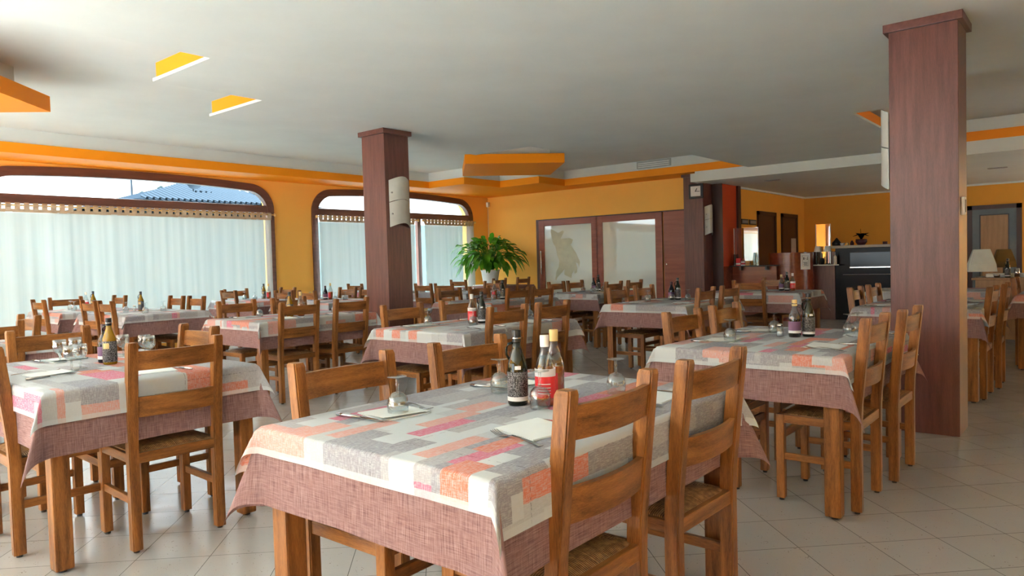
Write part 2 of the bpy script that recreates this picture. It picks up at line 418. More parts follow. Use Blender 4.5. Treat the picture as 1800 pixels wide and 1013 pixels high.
# the soffit that runs round the walls
ZF, ZT = 2.81, 2.945
sof = [(XR, 10.74), (10.33, 10.74), (10.33, 9.74), (11.42, 9.74), (11.42, 8.72), (12.3, 8.72), (12.3, 4.79), (12.3, YR), (XB, YR), (XB, YW), (XR, YW)]
sof2 = [(XR, 10.74), (10.33, 10.74), (10.33, 9.74), (11.42, 9.74), (11.42, 8.72), (12.3, 8.72), (12.3, YR), (XB+.02, YR), (XB+.02, YW), (XR, YW)]
bm = prism(sof2, ZF, ZT); bmesh.ops.triangulate(bm, faces=[f for f in bm.faces if len(f.verts) > 4]); struct('trim_2', bm, M['orange'])
# white upstand between soffit and upper ceiling
up = [(XR, 10.78), (10.37, 10.78), (10.37, 9.78), (11.46, 9.78), (11.46, 8.76), (12.36, 8.76), (12.36, YR), (XB+.02, YR), (XB+.02, YW), (XR, YW)]
bm = prism(up, ZT, ZU); bmesh.ops.triangulate(bm, faces=[f for f in bm.faces if len(f.verts) > 4]); struct('trim_3', bm, M['ceiling'])
# diamond panels under the upper ceiling
def diamond(cx, cy, h, lab):
    e = empty('ceiling_panel', lab, 'ceiling panel', (cx, cy, 2.765), 0, 'diamond panels under the upper ceiling')
    obj('rim', prism([(-h, 0), (0, -h), (h, 0), (0, h)], 0, .145), M['orange'], e)
    k = h-.28
    obj('neck', prism([(-k, 0), (0, -k), (k, 0), (0, k)], .145, ZU-2.765), M['ceiling'], e)
diamond(9.13, 7.55, 1.09, 'orange diamond-shaped ceiling panel beyond the wooden pillar with wall lamp')
diamond(1.38, 7.62, 1.09, 'orange diamond-shaped ceiling panel cut by the left edge above the big window')
# white beam and bar ceiling
struct('trim_4', B(12.3, 12.72, YR, 5.80, ZB, ZF), M['ceiling'])
struct('ceiling', B(12.3+.02, XF+.2, YR-.3, 5.9, ZB+.005, ZB+.16), M['ceiling'])

def arched_wall(name, p0, along, length, out, z1, holes, mat, th=.32):
    """vertical wall from p0 along a unit axis; OUT is the unit vector to the outside; holes: (s0, s1, sill, top function)"""
    bm = bmesh.new(); p0 = Vector(p0); a = Vector(along); o = Vector(out)
    cuts = {0, length}
    for s0, s1, sill, top in holes:
        n = 48
        for i in range(n+1):
            # denser near the rounded ends
            t = i/n; t = .5-.5*math.cos(PI*t); cuts.add(s0+(s1-s0)*t)
    cs = sorted(cuts)
    def quad(sa, sb, za0, zb0, za1, zb1, off=0):
        P = [p0+a*sa+o*off+Vector((0, 0, za0)), p0+a*sb+o*off+Vector((0, 0, zb0)), p0+a*sb+o*off+Vector((0, 0, zb1)), p0+a*sa+o*off+Vector((0, 0, za1))]
        bm.faces.new([bm.verts.new(q) for q in P])
    def reveal(sa, sb, za, zb):
        P = [p0+a*sa+Vector((0, 0, za)), p0+a*sb+Vector((0, 0, zb)), p0+a*sb+o*th+Vector((0, 0, zb)), p0+a*sa+o*th+Vector((0, 0, za))]
        bm.faces.new([bm.verts.new(q) for q in P])
    for sa, sb in zip(cs, cs[1:]):
        mid = (sa+sb)/2; h = next((h for h in holes if h[0] < mid < h[1]), None)
        for off in (0, th):
            if h is None: quad(sa, sb, 0, 0, z1, z1, off)
            else:
                quad(sa, sb, 0, 0, h[2], h[2], off); quad(sa, sb, h[3](sa), h[3](sb), z1, z1, off)
        if h: reveal(sa, sb, h[2], h[2]); reveal(sa, sb, h[3](sa), h[3](sb))
    for s0, s1, sill, top in holes:
        for s_ in (s0, s1): reveal(s_, s_, sill, top(s_)) if False else None
        for s_ in (s0, s1):
            P = [p0+a*s_+Vector((0, 0, sill)), p0+a*s_+o*th+Vector((0, 0, sill)), p0+a*s_+o*th+Vector((0, 0, top(s_))), p0+a*s_+Vector((0, 0, top(s_)))]
            bm.faces.new([bm.verts.new(q) for q in P])
    bmesh.ops.remove_doubles(bm, verts=bm.verts, dist=.0005)
    bmesh.ops.recalc_face_normals(bm, faces=bm.faces)
    return struct(name, bm, mat)
def arch(x0, x1, r=.42, ztop=2.795, k=.0185):
    xc = (x0+x1)/2
    def f(x):
        z = ztop-k*(x-xc)**2; d = min(x-x0, x1-x)
        if d < r: z -= r*.95*(1-math.sqrt(max(0, 1-((r-d)/r)**2)))
        return z
    return f
WIN = [(-2.49, 1.95), (2.74, 7.19), (7.99, 12.43)]
SILL = .32
arched_wall('wall_left', (XR, YW, 0), (1, 0, 0), XB-XR+.3, (0, 1, 0), ZU, [(a-XR, b-XR, SILL, (lambda f: (lambda s: f(s+XR)))(arch(a, b))) for a, b in WIN], M['yellow'])
arched_wall('wall_rear', (XR, YR, 0), (0, 1, 0), YW-YR, (-1, 0, 0), ZU, [(a-YR, b-YR, .12, lambda s: 2.55) for a, b in ((1.2, 5.0), (5.9, 10.6))], M['yellow'])
WR = ((-3.4, -.8), (13.4, 17.2))
arched_wall('wall_right', (XR, YR, 0), (1, 0, 0), XF+.2-XR, (0, -1, 0), ZU, [(a-XR, b-XR, .8, lambda s: 2.4) for a, b in WR], M['yellow'])
for a, b in WR: portal(((a+b)/2, YR-.36, 1.6), (-PI/2, 0, PI), b-a+.1, 1.7)
for k_, (a, b) in enumerate(WR): struct('window_%d' % (6+k_), B(a, b, YR-.10, YR-.02, .8, .86), M['frame_x'])
struct('wall_back', B(XB, XB+.3, 5.86, YW+.3, 0, ZU), M['yellow'])
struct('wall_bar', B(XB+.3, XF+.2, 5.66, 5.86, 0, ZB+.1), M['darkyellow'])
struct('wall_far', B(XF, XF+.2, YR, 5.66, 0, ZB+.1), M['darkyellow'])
for a, b in WIN: portal(((a+b)/2, YW+.36, 1.56), (PI/2, 0, PI), 4.5, 2.5)
for a, b in ((1.2, 5.0), (5.9, 10.6)): portal((XR-.36, (a+b)/2, 1.34), (PI/2, 0, -PI/2), b-a+.05, 2.5)
# cornice lines of the bar ceiling
struct('trim_5', B(XB+.8, XF, 5.62, 5.66, ZB-.03, ZB+.005), M['ceiling'])
struct('trim_6', B(XF-.04, XF, YR, 5.62, ZB-.03, ZB+.005), M['ceiling'])

def window(n, x0, x1, mulls):
    root = bpy.data.objects.new('window_%d' % n, None); COL.objects.link(root); root['kind'] = 'structure'
    f = arch(x0, x1); t = .125
    xs = [x0+(x1-x0)*(.5-.5*math.cos(PI*i/60)) for i in range(61)]
    def outline(g, a, b, lo):
        pts = [(a, lo)]
        for i in range(61):
            x = a+(b-a)*(.5-.5*math.cos(PI*i/60)); pts.append((x, g(x)))
        pts.append((b, lo)); return pts
    g = arch(x0+t, x1-t, .34, 2.795-t, .0195)
    O = outline(f, x0, x1, SILL); I = outline(g, x0+t, x1-t, SILL+t)
    bm = bmesh.new(); ya, yb = YW-.035, YW+.075
    vo = [[bm.verts.new((x, y, z)) for x, z in O] for y in (ya, yb)]; vi = [[bm.verts.new((x, y, z)) for x, z in I] for y in (ya, yb)]
    n_ = len(O)
    for i in range(n_):
        j = (i+1) % n_
        for k in (0, 1): bm.faces.new((vo[k][i], vo[k][j], vi[k][j], vi[k][i]))
        bm.faces.new((vi[0][i], vi[0][j], vi[1][j], vi[1][i])); bm.faces.new((vo[0][i], vo[0][j], vo[1][j], vo[1][i]))
    bmesh.ops.recalc_face_normals(bm, faces=bm.faces)
    obj('window_frame', bm, M['frame_x'], root)
    obj('transom_bar', B(x0+t, x1-t, YW-.02, YW+.06, 2.235, 2.365, bev=.008), M['frame_x'], root)
    for m in mulls: obj('mullion', B(m-.05, m+.05, YW-.02, YW+.06, SILL+t, 2.235, bev=.008), M['frame_z'], root)
    bm = bmesh.new()
    xs2 = [x0+t+(x1-x0-2*t)*(.5-.5*math.cos(PI*i/40)) for i in range(41)]
    lo = [bm.verts.new((x, YW+.03, SILL+t)) for x in xs2]; hi = [bm.verts.new((x, YW+.03, g(x))) for x in xs2]
    for i in range(40): bm.faces.new((lo[i], lo[i+1], hi[i+1], hi[i]))
    obj('window_pane', bm, M['pane'], root)
    obj('window_sill', B(x0-.03, x1+.03, YW-.10, YW+.0, SILL-.03, SILL, bev=.006), M['frame_x'], root)
    return root
window(1, *WIN[0], []); window(2, *WIN[1], []); window(3, *WIN[2], [9.7, 10.72])
k = 4
for a, b in ((1.2, 5.0), (5.9, 10.6)):
    bm = bmesh.new()
    for (y0, y1, z0, z1) in ((a, b, .12, .22), (a, b, 2.45, 2.55), (a, a+.1, .22, 2.45), (b-.1, b, .22, 2.45), ((a+b)/2-.05, (a+b)/2+.05, .22, 2.45)):
        box(bm, XR-.12, XR+.02, y0, y1, z0, z1)
    struct('window_%d' % k, bm, M['frame_z']); k += 1

# curtains
TAB = None
def curtain(x0, x1, label, group=None):
    global TAB
    root = empty('curtain', label, 'curtain', ((x0+x1)/2, YW-.10, 0)); cx = (x0+x1)/2
    bm = bmesh.new(); n = int((x1-x0)/.012); rows = [2.115, 1.9, 1.5, 1.0, .5, .12]
    rnd = random.Random(int(x0*100)); ph = [rnd.uniform(0, 6.28) for _ in range(4)]
    grid = []
    for z in rows:
        r = []
        for i in range(n+1):
            x = x0+(x1-x0)*i/n; a = .35+.65*(2.115-z)/2
            y = a*(.006*math.sin(x*31+ph[0]+.9*math.sin(x*3+ph[3]))+.004*math.sin(x*53+ph[1])*math.sin(x*2.1+ph[0])+.022*math.sin(x*7+ph[2]+1.5*math.sin(x*1.7)))
            r.append(bm.verts.new((x-cx, y, z)))
        grid.append(r)
    for A, Bq in zip(grid, grid[1:]):
        for i in range(n): bm.faces.new((A[i], A[i+1], Bq[i+1], Bq[i]))
    obj('panel', bm, M['curtain'], root, True)
    bm = bmesh.new(); top = []; 
    for z in (2.105, 2.15):
        top.append([bm.verts.new((x0+(x1-x0)*i/80-cx, -.008+.004*math.sin(i*1.7), z)) for i in range(81)])
    for i in range(80): bm.faces.new((top[0][i], top[0][i+1], top[1][i+1], top[1][i]))
    hb = obj('heading_band', bm, M['tab'], root); sm = hb.modifiers.new('thick', 'SOLIDIFY'); sm.thickness = .004
    m = int((x1-x0)/.108)
    for i in range(m+1):
        x = x0+.03+(x1-x0-.06)*i/m-cx
        if TAB is None:
            bm = bmesh.new(); prof = [(-.006, 2.13), (-.020, 2.17), (-.020, 2.215), (0, 2.235), (.020, 2.215), (.020, 2.17), (.006, 2.13)]
            L = [[bm.verts.new((sx, y, z)) for y, z in prof] for sx in (-.029, .029)]
            for j in range(len(prof)-1): bm.faces.new((L[0][j], L[0][j+1], L[1][j+1], L[1][j]))
            TAB = obj('tab', bm, M['tab'], root); t_ = TAB; q = TAB.modifiers.new('thick', 'SOLIDIFY'); q.thickness = .003
        else: t_ = TAB.copy(); COL.objects.link(t_); t_.parent = root
        t_.location = (x, 0, 0)
    return root
def rod(x0, x1, label):
    r = empty('curtain_rod', label, 'curtain rod', ((x0+x1)/2, YW-.10, 2.20))
    h = (x1-x0)/2
    obj('rod', tube([(-h, 0, 0), (h, 0, 0)], .012, 8), M['gold'], r, True)
    for s_ in (-1, 1):
        obj('finial', lathe([(0, -.03), (.02, -.02), (.024, 0), (.02, .02), (0, .03)], 10), M['gold'], r, True).location = (s_*(h+.02), 0, 0)
        obj('bracket', B(s_*(h-.03)-.008, s_*(h-.03)+.008, 0, .085, -.01, .01), M['gold'], r)
rod(2.86, 7.14, 'brass curtain rod across the large left window')
rod(8.06, 10.60, 'brass curtain rod partly behind the middle wooden pillar')
rod(10.78, 12.40, 'short brass curtain rod right of the middle pillar, above the big plant')
rod(-2.4, 1.86, 'brass curtain rod of the window out of view to the left')
curtain(2.88, 7.08, 'wide sheer white curtain covering the large left window')
curtain(8.10, 10.50, 'sheer white curtain left of and behind the middle wooden pillar')
curtain(10.80, 12.36, 'narrow sheer white curtain behind the big green plant')
curtain(-2.4, 1.84, 'sheer white curtain of the window out of view to the left')

# ------------------------------------------------------------------ pillars
def pillar(x0, x1, y0, y1, ztop, label):
    e = empty('pillar', label, 'pillar', ((x0+x1)/2, (y0+y1)/2, 0)); hx, hy = (x1-x0)/2, (y1-y0)/2
    obj('shaft', B(-hx, hx, -hy, hy, 0, ztop-.03, bev=.004), M['pillar_z'], e)
    obj('cap', B(-hx-.03, hx+.03, -hy-.03, hy+.03, ztop-.055, ztop, bev=.003), M['pillar_x'], e)
    return e
pillar(5.484, 5.83, .742, 1.15, ZS, 'tall mahogany pillar on the right with faint scratches and a thermostat')
pillar(5.335, 5.70, 6.25, 6.64, ZS, 'mahogany pillar left of centre carrying a two-plate wall lamp')
pillar(12.60, 13.0, 5.79, 6.18, ZF, 'mahogany pillar with the wall clock, right of the glass doors')
def sconce(loc, rz, label):
    e = empty('wall_lamp', label, 'wall lamp', loc, rz, None)
    # two curved frosted plates, arched top and bottom, standing off the pillar (plate faces local -y)
    W = .15
    def plate(z0, z1, arch0, arch1):
        bm = bmesh.new(); n = 16; a = []
        for off in (0, .006):
            lo, hi = [], []
            for i in range(n+1):
                x = -W+2*W*i/n; y = -.012-.070*(1-(x/W)**2)+off; c = math.cos(x/W*PI/2)
                lo.append(bm.verts.new((x, y, z0+arch0*c))); hi.append(bm.verts.new((x, y, z1+arch1*c)))
            a.append((lo, hi))
        for (lo, hi) in a:
            for i in range(n): bm.faces.new((lo[i], lo[i+1], hi[i+1], hi[i]))
        for k in (0, 1):
            for i in range(n): bm.faces.new((a[0][k][i], a[0][k][i+1], a[1][k][i+1], a[1][k][i]))
        for i in (0, n): bm.faces.new((a[0][0][i], a[0][1][i], a[1][1][i], a[1][0][i]))
        bmesh.ops.recalc_face_normals(bm, faces=bm.faces)
        return bm
    obj('upper_plate', plate(.005, .25, .035, .045), M['frost'], e, True, 30)
    obj('lower_plate', plate(-.28, -.002, .045, .035), M['frost'], e, True, 30)
    obj('bracket', B(-.05, .05, -.05, 0, -.2, .2), M['grey'], e)
    for z in (.11, -.13): obj('screw', lathe([(0, -.006), (.010, -.006), (.010, .004), (0, .006)], 10), M['grey'], e, True).matrix_local = Matrix.Translation((-.128, -.034, z)) @ Matrix.Rotation(PI/2, 4, 'X')
    return e
sconce((5.53, 6.25, 1.955), 0, 'frosted two-plate wall lamp on the pillar left of centre')
sconce((5.64, 1.15, 1.95), PI, 'white two-plate wall lamp seen edge-on on the tall right pillar')
sconce((12.80, 5.79, 1.93), 0, 'dim two-plate wall lamp beside the clock on the back pillar')
# thermostat, clock, sensor, vent
e = empty('thermostat', 'small white and black thermostat on the side of the tall right pillar', 'thermostat', (5.60, .742, 1.53))
obj('housing', B(-.035, .035, -.022, 0, -.06, .06, bev=.004), M['white'], e); obj('display', B(-.018, .018, -.025, -.021, -.042, .042), M['black'], e)
e = empty('wall_clock', 'square black wall clock with white face on the back pillar', 'clock', (12.60, 5.91, 2.475))
obj('frame', B(-.05, 0, -.14, .14, -.135, .135, bev=.01), M['black'], e)
obj('face', B(-.054, -.048, -.098, .098, -.094, .094), M['white'], e)
for ang, L, wd in ((95, .085, .005), (-30+60, .06, .007)):
    obj('clock_hand', B(-.058, -.054, -wd, wd, -.01, L, mat=Matrix.Rotation(math.radians(ang), 4, 'X')), M['ink'], e)
e = empty('motion_sensor', 'small white motion sensor in the yellow corner left of the glass doors', 'sensor', (12.94, 11.44, 2.64))
obj('housing', B(-.05, .02, -.05, .02, -.06, .06, bev=.012), M['white'], e)
obj('cable', tube([(.045, .045, -.05), (.045, .045, -1.5), (.045, .045, -2.5)], .006, 6), M['white'], e)
M['spot0'] = plain('vent_grey', (.40, .42, .40), .5)
e = empty('air_vent', 'long white air vent above the orange band over the glass doors', 'vent', (12.36, 6.66, 3.045))
obj('frame', B(-.03, 0, -.36, .36, -.065, .075, bev=.004), M['spot0'], e)
for i in range(3): obj('slat', B(-.038, -.03, -.33, .33, -.045+i*.035, -.030+i*.035), M['white'], e)

# ------------------------------------------------------------------ sliding glass doors in the back wall
d = bpy.data.objects.new('door_1', None); COL.objects.link(d); d['kind'] = 'structure'
X0 = XB
obj('jamb', B(X0-.02, X0+.0, 6.19, 10.02, 2.165, 2.19), M['dark_door'], d)
def leaf(y0, y1):
    fr = bmesh.new()
    zt = 2.165
    for (a, b, z0, z1) in ((y0, y0+.15, 0, zt), (y1-.15, y1, 0, zt), (y0+.15, y1-.15, zt-.13, zt), (y0+.15, y1-.15, 0, .25)):
        box(fr, X0-.055, X0-.005, a, b, z0, z1, bev=.004)
    f = obj('door_frame', fr, M['door_wood'], d)
    obj('door_pane', B(X0-.035, X0-.025, y0+.14, y1-.14, .24, zt-.12), M['doorglass'], f)
    return f
l1 = leaf(8.36, 9.93); l2 = leaf(6.83, 8.38)
obj('door_handle', tube([(X0-.075, 9.86, .95), (X0-.085, 9.86, 1.0), (X0-.085, 9.86, 1.45), (X0-.075, 9.86, 1.5)], .012, 8), M['steel'], l1, True)
obj('side_jamb', B(X0-.03, X0+.0, 9.93, 10.02, 0, 2.19), M['frame_z'], d)
sp_ = obj('side_panel', B(X0-.045, X0-.005, 6.19, 6.80, 0, 2.165, bev=.003), M['door_wood'], d)
obj('lock', lathe([(0, 0), (.012, 0), (.012, .01), (0, .01)], 10), M['steel'], sp_).matrix_local = Matrix.Translation((X0-.05, 6.74, 1.12)) @ Matrix.Rotation(-PI/2, 4, 'Y')
mot = [(275,165),(300,175),(370,215),(430,180),(445,200),(400,290),(440,285),(520,280),(560,300),(545,345),(525,360),(560,410),(600,470),(630,540),(650,580),(640,655),(620,600),(595,590),(615,660),(610,720),(580,735),(575,690),(545,740),(540,790),(450,745),(455,670),(405,735),(370,770),(345,820),(335,800),(350,700),(380,650),(385,560),(360,500),(340,400),(300,330),(285,250)]
pts = []
for a, b in mot:
    u, v = 930+a/7.24, 380+b/7.24
    dd = R_*((u-900)/FPX)+D_*((v-506.5)/FPX)+F_; t_ = (X0-.036)/dd.x; pts.append((dd.y*t_, EYE+dd.z*t_))
from mathutils.geometry import tessellate_polygon
bm = bmesh.new(); lo = [bm.verts.new((X0-.0375, y, z)) for y, z in pts]
for tri in tessellate_polygon([[Vector((y, z, 0)) for y, z in pts]]): bm.faces.new([lo[q] for q in tri])
bmesh.ops.recalc_face_normals(bm, faces=bm.faces)
mo = obj('frosted_motif', bm, M['motif'], l1); q_ = mo.modifiers.new('thick', 'SOLIDIFY'); q_.thickness = .0012

# ------------------------------------------------------------------ chairs (origin under the rear posts, facing +y)
CW, CT = .19, .021          # half spacing of the posts, half thickness
def post_bm(s):
    bm = bmesh.new(); x = s*CW
    prof = [(.012, 0), (.42, 0), (.52, -.004), (.70, -.022), (.920, -.046), (.932, -.048)]
    rings = []
    for z, y in prof:
        k = CT if z < .925 else CT*.86
        d_ = .024 if z < .925 else .0205
        rings.append([bm.verts.new((x+a*k, y+b*d_, z)) for a, b in ((-1, -1), (1, -1), (1, 1), (-1, 1))])
    for A, Bq in zip(rings, rings[1:]):
        for i in range(4): bm.faces.new((A[i], A[(i+1) % 4], Bq[(i+1) % 4], Bq[i]))
    bm.faces.new(rings[0]); bm.faces.new(rings[-1])
    bmesh.ops.recalc_face_normals(bm, faces=bm.faces)
    es = [e for e in bm.edges if abs(e.verts[0].co.z-e.verts[1].co.z) > .008]
    bmesh.ops.bevel(bm, geom=es, offset=.0045, segments=2, affect='EDGES')
    return bm
def slat_bm(z0, z1, yc):
    bm = bmesh.new(); n = 12; t = .009; V = []
    for i in range(n+1):
        x = -CW+CT-.004+(2*(CW-CT)+.008)*i/n; bow = -.026*(1-(x/CW)**2)
        lean = -.107*((z1-z0))
        V.append([bm.verts.new((x, yc+bow+dy+lz, z)) for dy, z, lz in ((-t, z0, 0), (t, z0, 0), (t, z1, lean), (-t, z1, lean))])
    for A, Bq in zip(V, V[1:]):
        for i in range(4): bm.faces.new((A[i], A[(i+1) % 4], Bq[(i+1) % 4], Bq[i]))
    bm.faces.new(V[0]); bm.faces.new(V[-1]); bmesh.ops.recalc_face_normals(bm, faces=bm.faces)
    return bm
def make_chair():
    r = empty('chair', 'x', 'chair')
    for s in (-1, 1):
        p = obj('back_post', post_bm(s), M['chair_z'], r)
        obj('glide', lathe([(.013, 0), (.013, .014)], 10, cx=s*CW), M['black'], p)
        b = bmesh.new(); box(b, s*(CW-.003)-.020, s*(CW-.003)+.020, .335, .375, .012, .438, bev=.005)
        p = obj('leg', b, M['chair_z'], r)
        obj('glide', lathe([(.013, 0), (.013, .014)], 10, cx=s*(CW-.003), cy=.355), M['black'], p)
        obj('side_stretcher', B(s*CW-.010, s*CW+.010, .02, .34, .210, .245, bev=.003), M['chair_y'], r)
        obj('side_rail', B(s*CW-.012, s*CW+.012, .02, .34, .395, .436, bev=.003), M['chair_y'], r)
    obj('front_stretcher', B(-CW+.015, CW-.015, .345, .365, .310, .348, bev=.003), M['chair_x'], r)
    obj('front_rail', B(-CW+.015, CW-.015, .343, .369, .395, .436, bev=.003), M['chair_x'], r)
    obj('rear_rail', B(-CW+.018, CW-.018, -.018, .010, .393, .440, bev=.003), M['chair_x'], r)
    obj('top_slat', slat_bm(.808, .893, -.036), M['chair_x'], r, True, 35)
    obj('lower_slat', slat_bm(.600, .690, -.014), M['chair_x'], r, True, 35)
    bm = bmesh.new(); n = 14; G = []
    for i in range(n+1):
        row = []
        for j in range(n+1):
            u, v = i/n*2-1, j/n*2-1
            crease = abs(abs(u)-abs(v))
            z = .448+.013*(1-u**4)*(1-v**4)-.006*(1-min(1, crease*5))-.007*max(abs(u), abs(v))**8
            row.append(bm.verts.new((u*(CW-.004), .180+v*.178, z)))
        G.append(row)
    for i in range(n):
        for j in range(n): bm.faces.new((G[i][j], G[i+1][j], G[i+1][j+1], G[i][j+1]))
    ex = bmesh.ops.extrude_face_region(bm, geom=bm.faces[:])
    for v in [q for q in ex['geom'] if isinstance(q, bmesh.types.BMVert)]: v.co.z = .425
    bmesh.ops.recalc_face_normals(bm, faces=bm.faces)
    obj('rush_seat', bm, M['rush'], r, True, 60)
    return r
CH0 = make_chair(); ch_used = [False]
FACE = {'S': 0, 'N': PI, 'W': -PI/2, 'E': PI/2}   # side of the table the chair stands on: S = low y ...
def chair(x, y, side, label, jit=None, group=None):
    "x, y: middle of the back at its top"
    c = CH0 if not ch_used[0] else copy_tree(CH0); ch_used[0] = True
    a = FACE[side] + math.radians(random.uniform(-2.2, 2.2) if jit is None else jit)
    f = Vector((-math.sin(a), math.cos(a), 0))
    c.location = Vector((x, y, 0)) + f*.046; c.rotation_euler = (0, 0, a)
    c['label'] = label; c['category'] = 'chair'; c['group'] = group or 'rush-seated wooden chairs at the tables'
    return c

# ------------------------------------------------------------------ tables and cloths
def make_table(hx, hy):
    r = empty('table', 'x', 'table')
    obj('table_top', B(-hx, hx, -hy, hy, .728, .757, bev=.004), M['chair_x'], r)
    obj('apron', prism([(-hx+.05, -hy+.05), (hx-.05, -hy+.05), (hx-.05, hy-.05), (-hx+.05, hy-.05)], .64, .728), M['chair_x'], r)
    for sx in (-1, 1):
        for sy in (-1, 1):
            b = bmesh.new(); box(b, sx*(hx-.045)-.036, sx*(hx-.045)+.036, sy*(hy-.045)-.036, sy*(hy-.045)+.036, .012, .728, bev=.008)
            l = obj('leg', b, M['chair_z'], r)
            obj('glide', lathe([(.018, 0), (.018, .014)], 10, cx=sx*(hx-.045), cy=sy*(hy-.045)), M['black'], l)
    return r
def cloth_bm(hx, hy, ox, oy, z, gap, q, seed, fine=1):
    rnd = random.Random(seed); ph = [rnd.uniform(0, 6.28) for _ in range(8)]
    def axis(h, o):
        n = 8; m = 8*fine
        a = [-h-o+o*i/m for i in range(m)] + [-h+2*h*i/n for i in range(n)] + [h+o*i/m for i in range(m+1)]
        # extra lines close to the corner
        return a
    us, vs2 = axis(hx, ox), axis(hy, oy)
    bm = bmesh.new(); l1 = bm.loops.layers.uv.new('UVMap'); l2 = bm.loops.layers.uv.new('edge')
    rr = .010
    def drop(dv):
        # rounded fold: returns outward, down
        if dv < rr*PI/2: a = dv/rr; return rr*math.sin(a), rr*(1-math.cos(a))
        return rr, rr+(dv-rr*PI/2)
    G = []; info = {}
    for iu, u in enumerate(us):
        row = []
        for iv, v in enumerate(vs2):
            du, dv = max(0, abs(u)-hx), max(0, abs(v)-hy); su, sv = (1 if u > 0 else -1), (1 if v > 0 else -1)
            x, y, zz = u, v, z
            if du > 0 and dv == 0:
                o_, dn = drop(du); end = min(1, (hy-abs(v))/.15); wv = math.sin(v*13+ph[0])+.5*math.sin(v*29+ph[1])
                x = su*(hx-rr+gap+o_+du*.05*(1-end)+du*(.035*wv+.03)*end*q*1.2); zz = z-dn
            elif dv > 0 and du == 0:
                o_, dn = drop(dv); wv = math.sin(u*11+ph[2])+.5*math.sin(u*25+ph[3]); end = min(1, (hx-abs(u))/.15)
                y = sv*(hy-rr+gap+o_+dv*.05*(1-end)+dv*(.018*wv+.012)*end*q*1.2); zz = z-dn
            elif du > 0 and dv > 0:
                r = math.hypot(du, dv); a = math.atan2(dv, du)
                s = math.sin(2*a)**.75; kx = .5+.30*math.sin(ph[4+(su+1)//2*2+(sv+1)//2]); o_, dn = drop(r)
                out = q*r*s
                side = math.cos(2*a)
                x = su*(hx-rr+gap+o_*math.cos(a)+out*(.45+.4*kx)+.05*r*max(0, side)); y = sv*(hy-rr+gap+o_*math.sin(a)+out*(.45+.4*(1-kx))+.05*r*max(0, -side))
                zz = z-dn*math.sqrt(max(.2, 1-(out/max(r, 1e-6))**2*.75))
            vt = bm.verts.new((x, y, zz)); row.append(vt); info[vt] = (u, v, min(hx+ox-abs(u), hy+oy-abs(v)))
        G.append(row)
    for i in range(len(us)-1):
        for j in range(len(vs2)-1):
            f = bm.faces.new((G[i][j], G[i+1][j], G[i+1][j+1], G[i][j+1])); f.smooth = True
            for lp in f.loops: u, v, e = info[lp.vert]; lp[l1].uv = (u, v); lp[l2].uv = (e, 0)
    # pressed fold lines across the middle
    return bm
TB = {}
def table(cx, cy, long, name, seed, over=(.085, .14), under=(.235, .25), printed=True, rz=0, L=1.30, Wd=.92):
    key = (L, Wd)
    if key not in TB: TB[key] = make_table(L/2, Wd/2); t = TB[key]
    else: t = copy_tree(TB[key])
    rot = (0 if long == 'x' else PI/2)+rz
    t.location = (cx, cy, 0); t.rotation_euler = (0, 0, rot)
    t['label'] = 'square-legged wooden dining table, the ' + name; t['category'] = 'table'; t['group'] = 'wooden dining tables under cloths'
    u = obj('undercloth', cloth_bm(L/2, Wd/2, under[0], under[1], .7600, .006, .44, seed), M['under'], None)
    u.location = (cx, cy, 0); u.rotation_euler = (0, 0, rot)
    tag(u, 'plain mauve linen undercloth hanging from the ' + name, 'tablecloth', 'mauve undercloths')
    if printed:
        c = obj('tablecloth', cloth_bm(L/2+.006, Wd/2+.006, over[0], over[1], .7635, .010, .50, seed+50), M['print'], None)
        c.location = (cx, cy, 0); c.rotation_euler = (0, 0, rot)
        tag(c, 'grey, orange and pink patchwork topcloth, ' + name, 'tablecloth', 'patchwork topcloths')
    return (cx, cy)
ZTOP = .7645
# table registry: name -> (cx, cy, long axis)
TN = {
 1: (1.81, 1.49, 'x', 'front table'),
 2: (4.09, 1.39, 'x', 'right-hand table by the pillar'),
 3: (1.46, 3.95, 'y', 'left-hand front table'),
 4: (4.14, 3.80, 'x', 'middle table'),
 5: (4.10, 6.26, 'x', 'table left of the middle pillar'),
 6: (7.14, 3.65, 'x', 'table before the clock pillar'),
 7: (6.95, 6.03, 'x', 'table right of the middle pillar'),
 8: (9.05, 5.91, 'x', 'table at the glass doors'),
 9: (3.77, 8.90, 'y', 'window table by the wide curtain'),
 10: (3.65, 10.38, 'y', 'far left corner table'),
 11: (7.40, 1.24, 'x', 'table behind the right pillar'),
 13: (9.45, 3.56, 'y', 'table before the counter'),
 14: (1.36, 6.50, 'y', 'table at the left picture edge'),
 15: (6.14, 10.25, 'y', 'far table between the windows'),
 16: (6.25, 8.66, 'y', 'second-row table left of the pillar'),
 17: (1.10, 8.40, 'y', 'table past the left picture edge'),
 18: (8.70, 8.45, 'y', 'table right behind the middle pillar'),
 19: (8.70, 10.40, 'y', 'table at the second window'),
 20: (11.1, 9.86, 'x', 'plain-clothed table by the big plant'),
 21: (10.08, 1.63, 'y', 'table beyond the right pillar'),
 22: (9.50, .24, 'x', 'table at the right picture edge'),
}
for n, (cx, cy, ax, nm) in TN.items():
    kw = {}
    if n == 3: kw = dict(over=(.14, .12), under=(.27, .26))
    if n == 20: kw = dict(printed=False, L=1.9)
    if n in (10,): kw = dict(L=1.10)
    table(cx, cy, ax, nm, n*7+3, **kw)
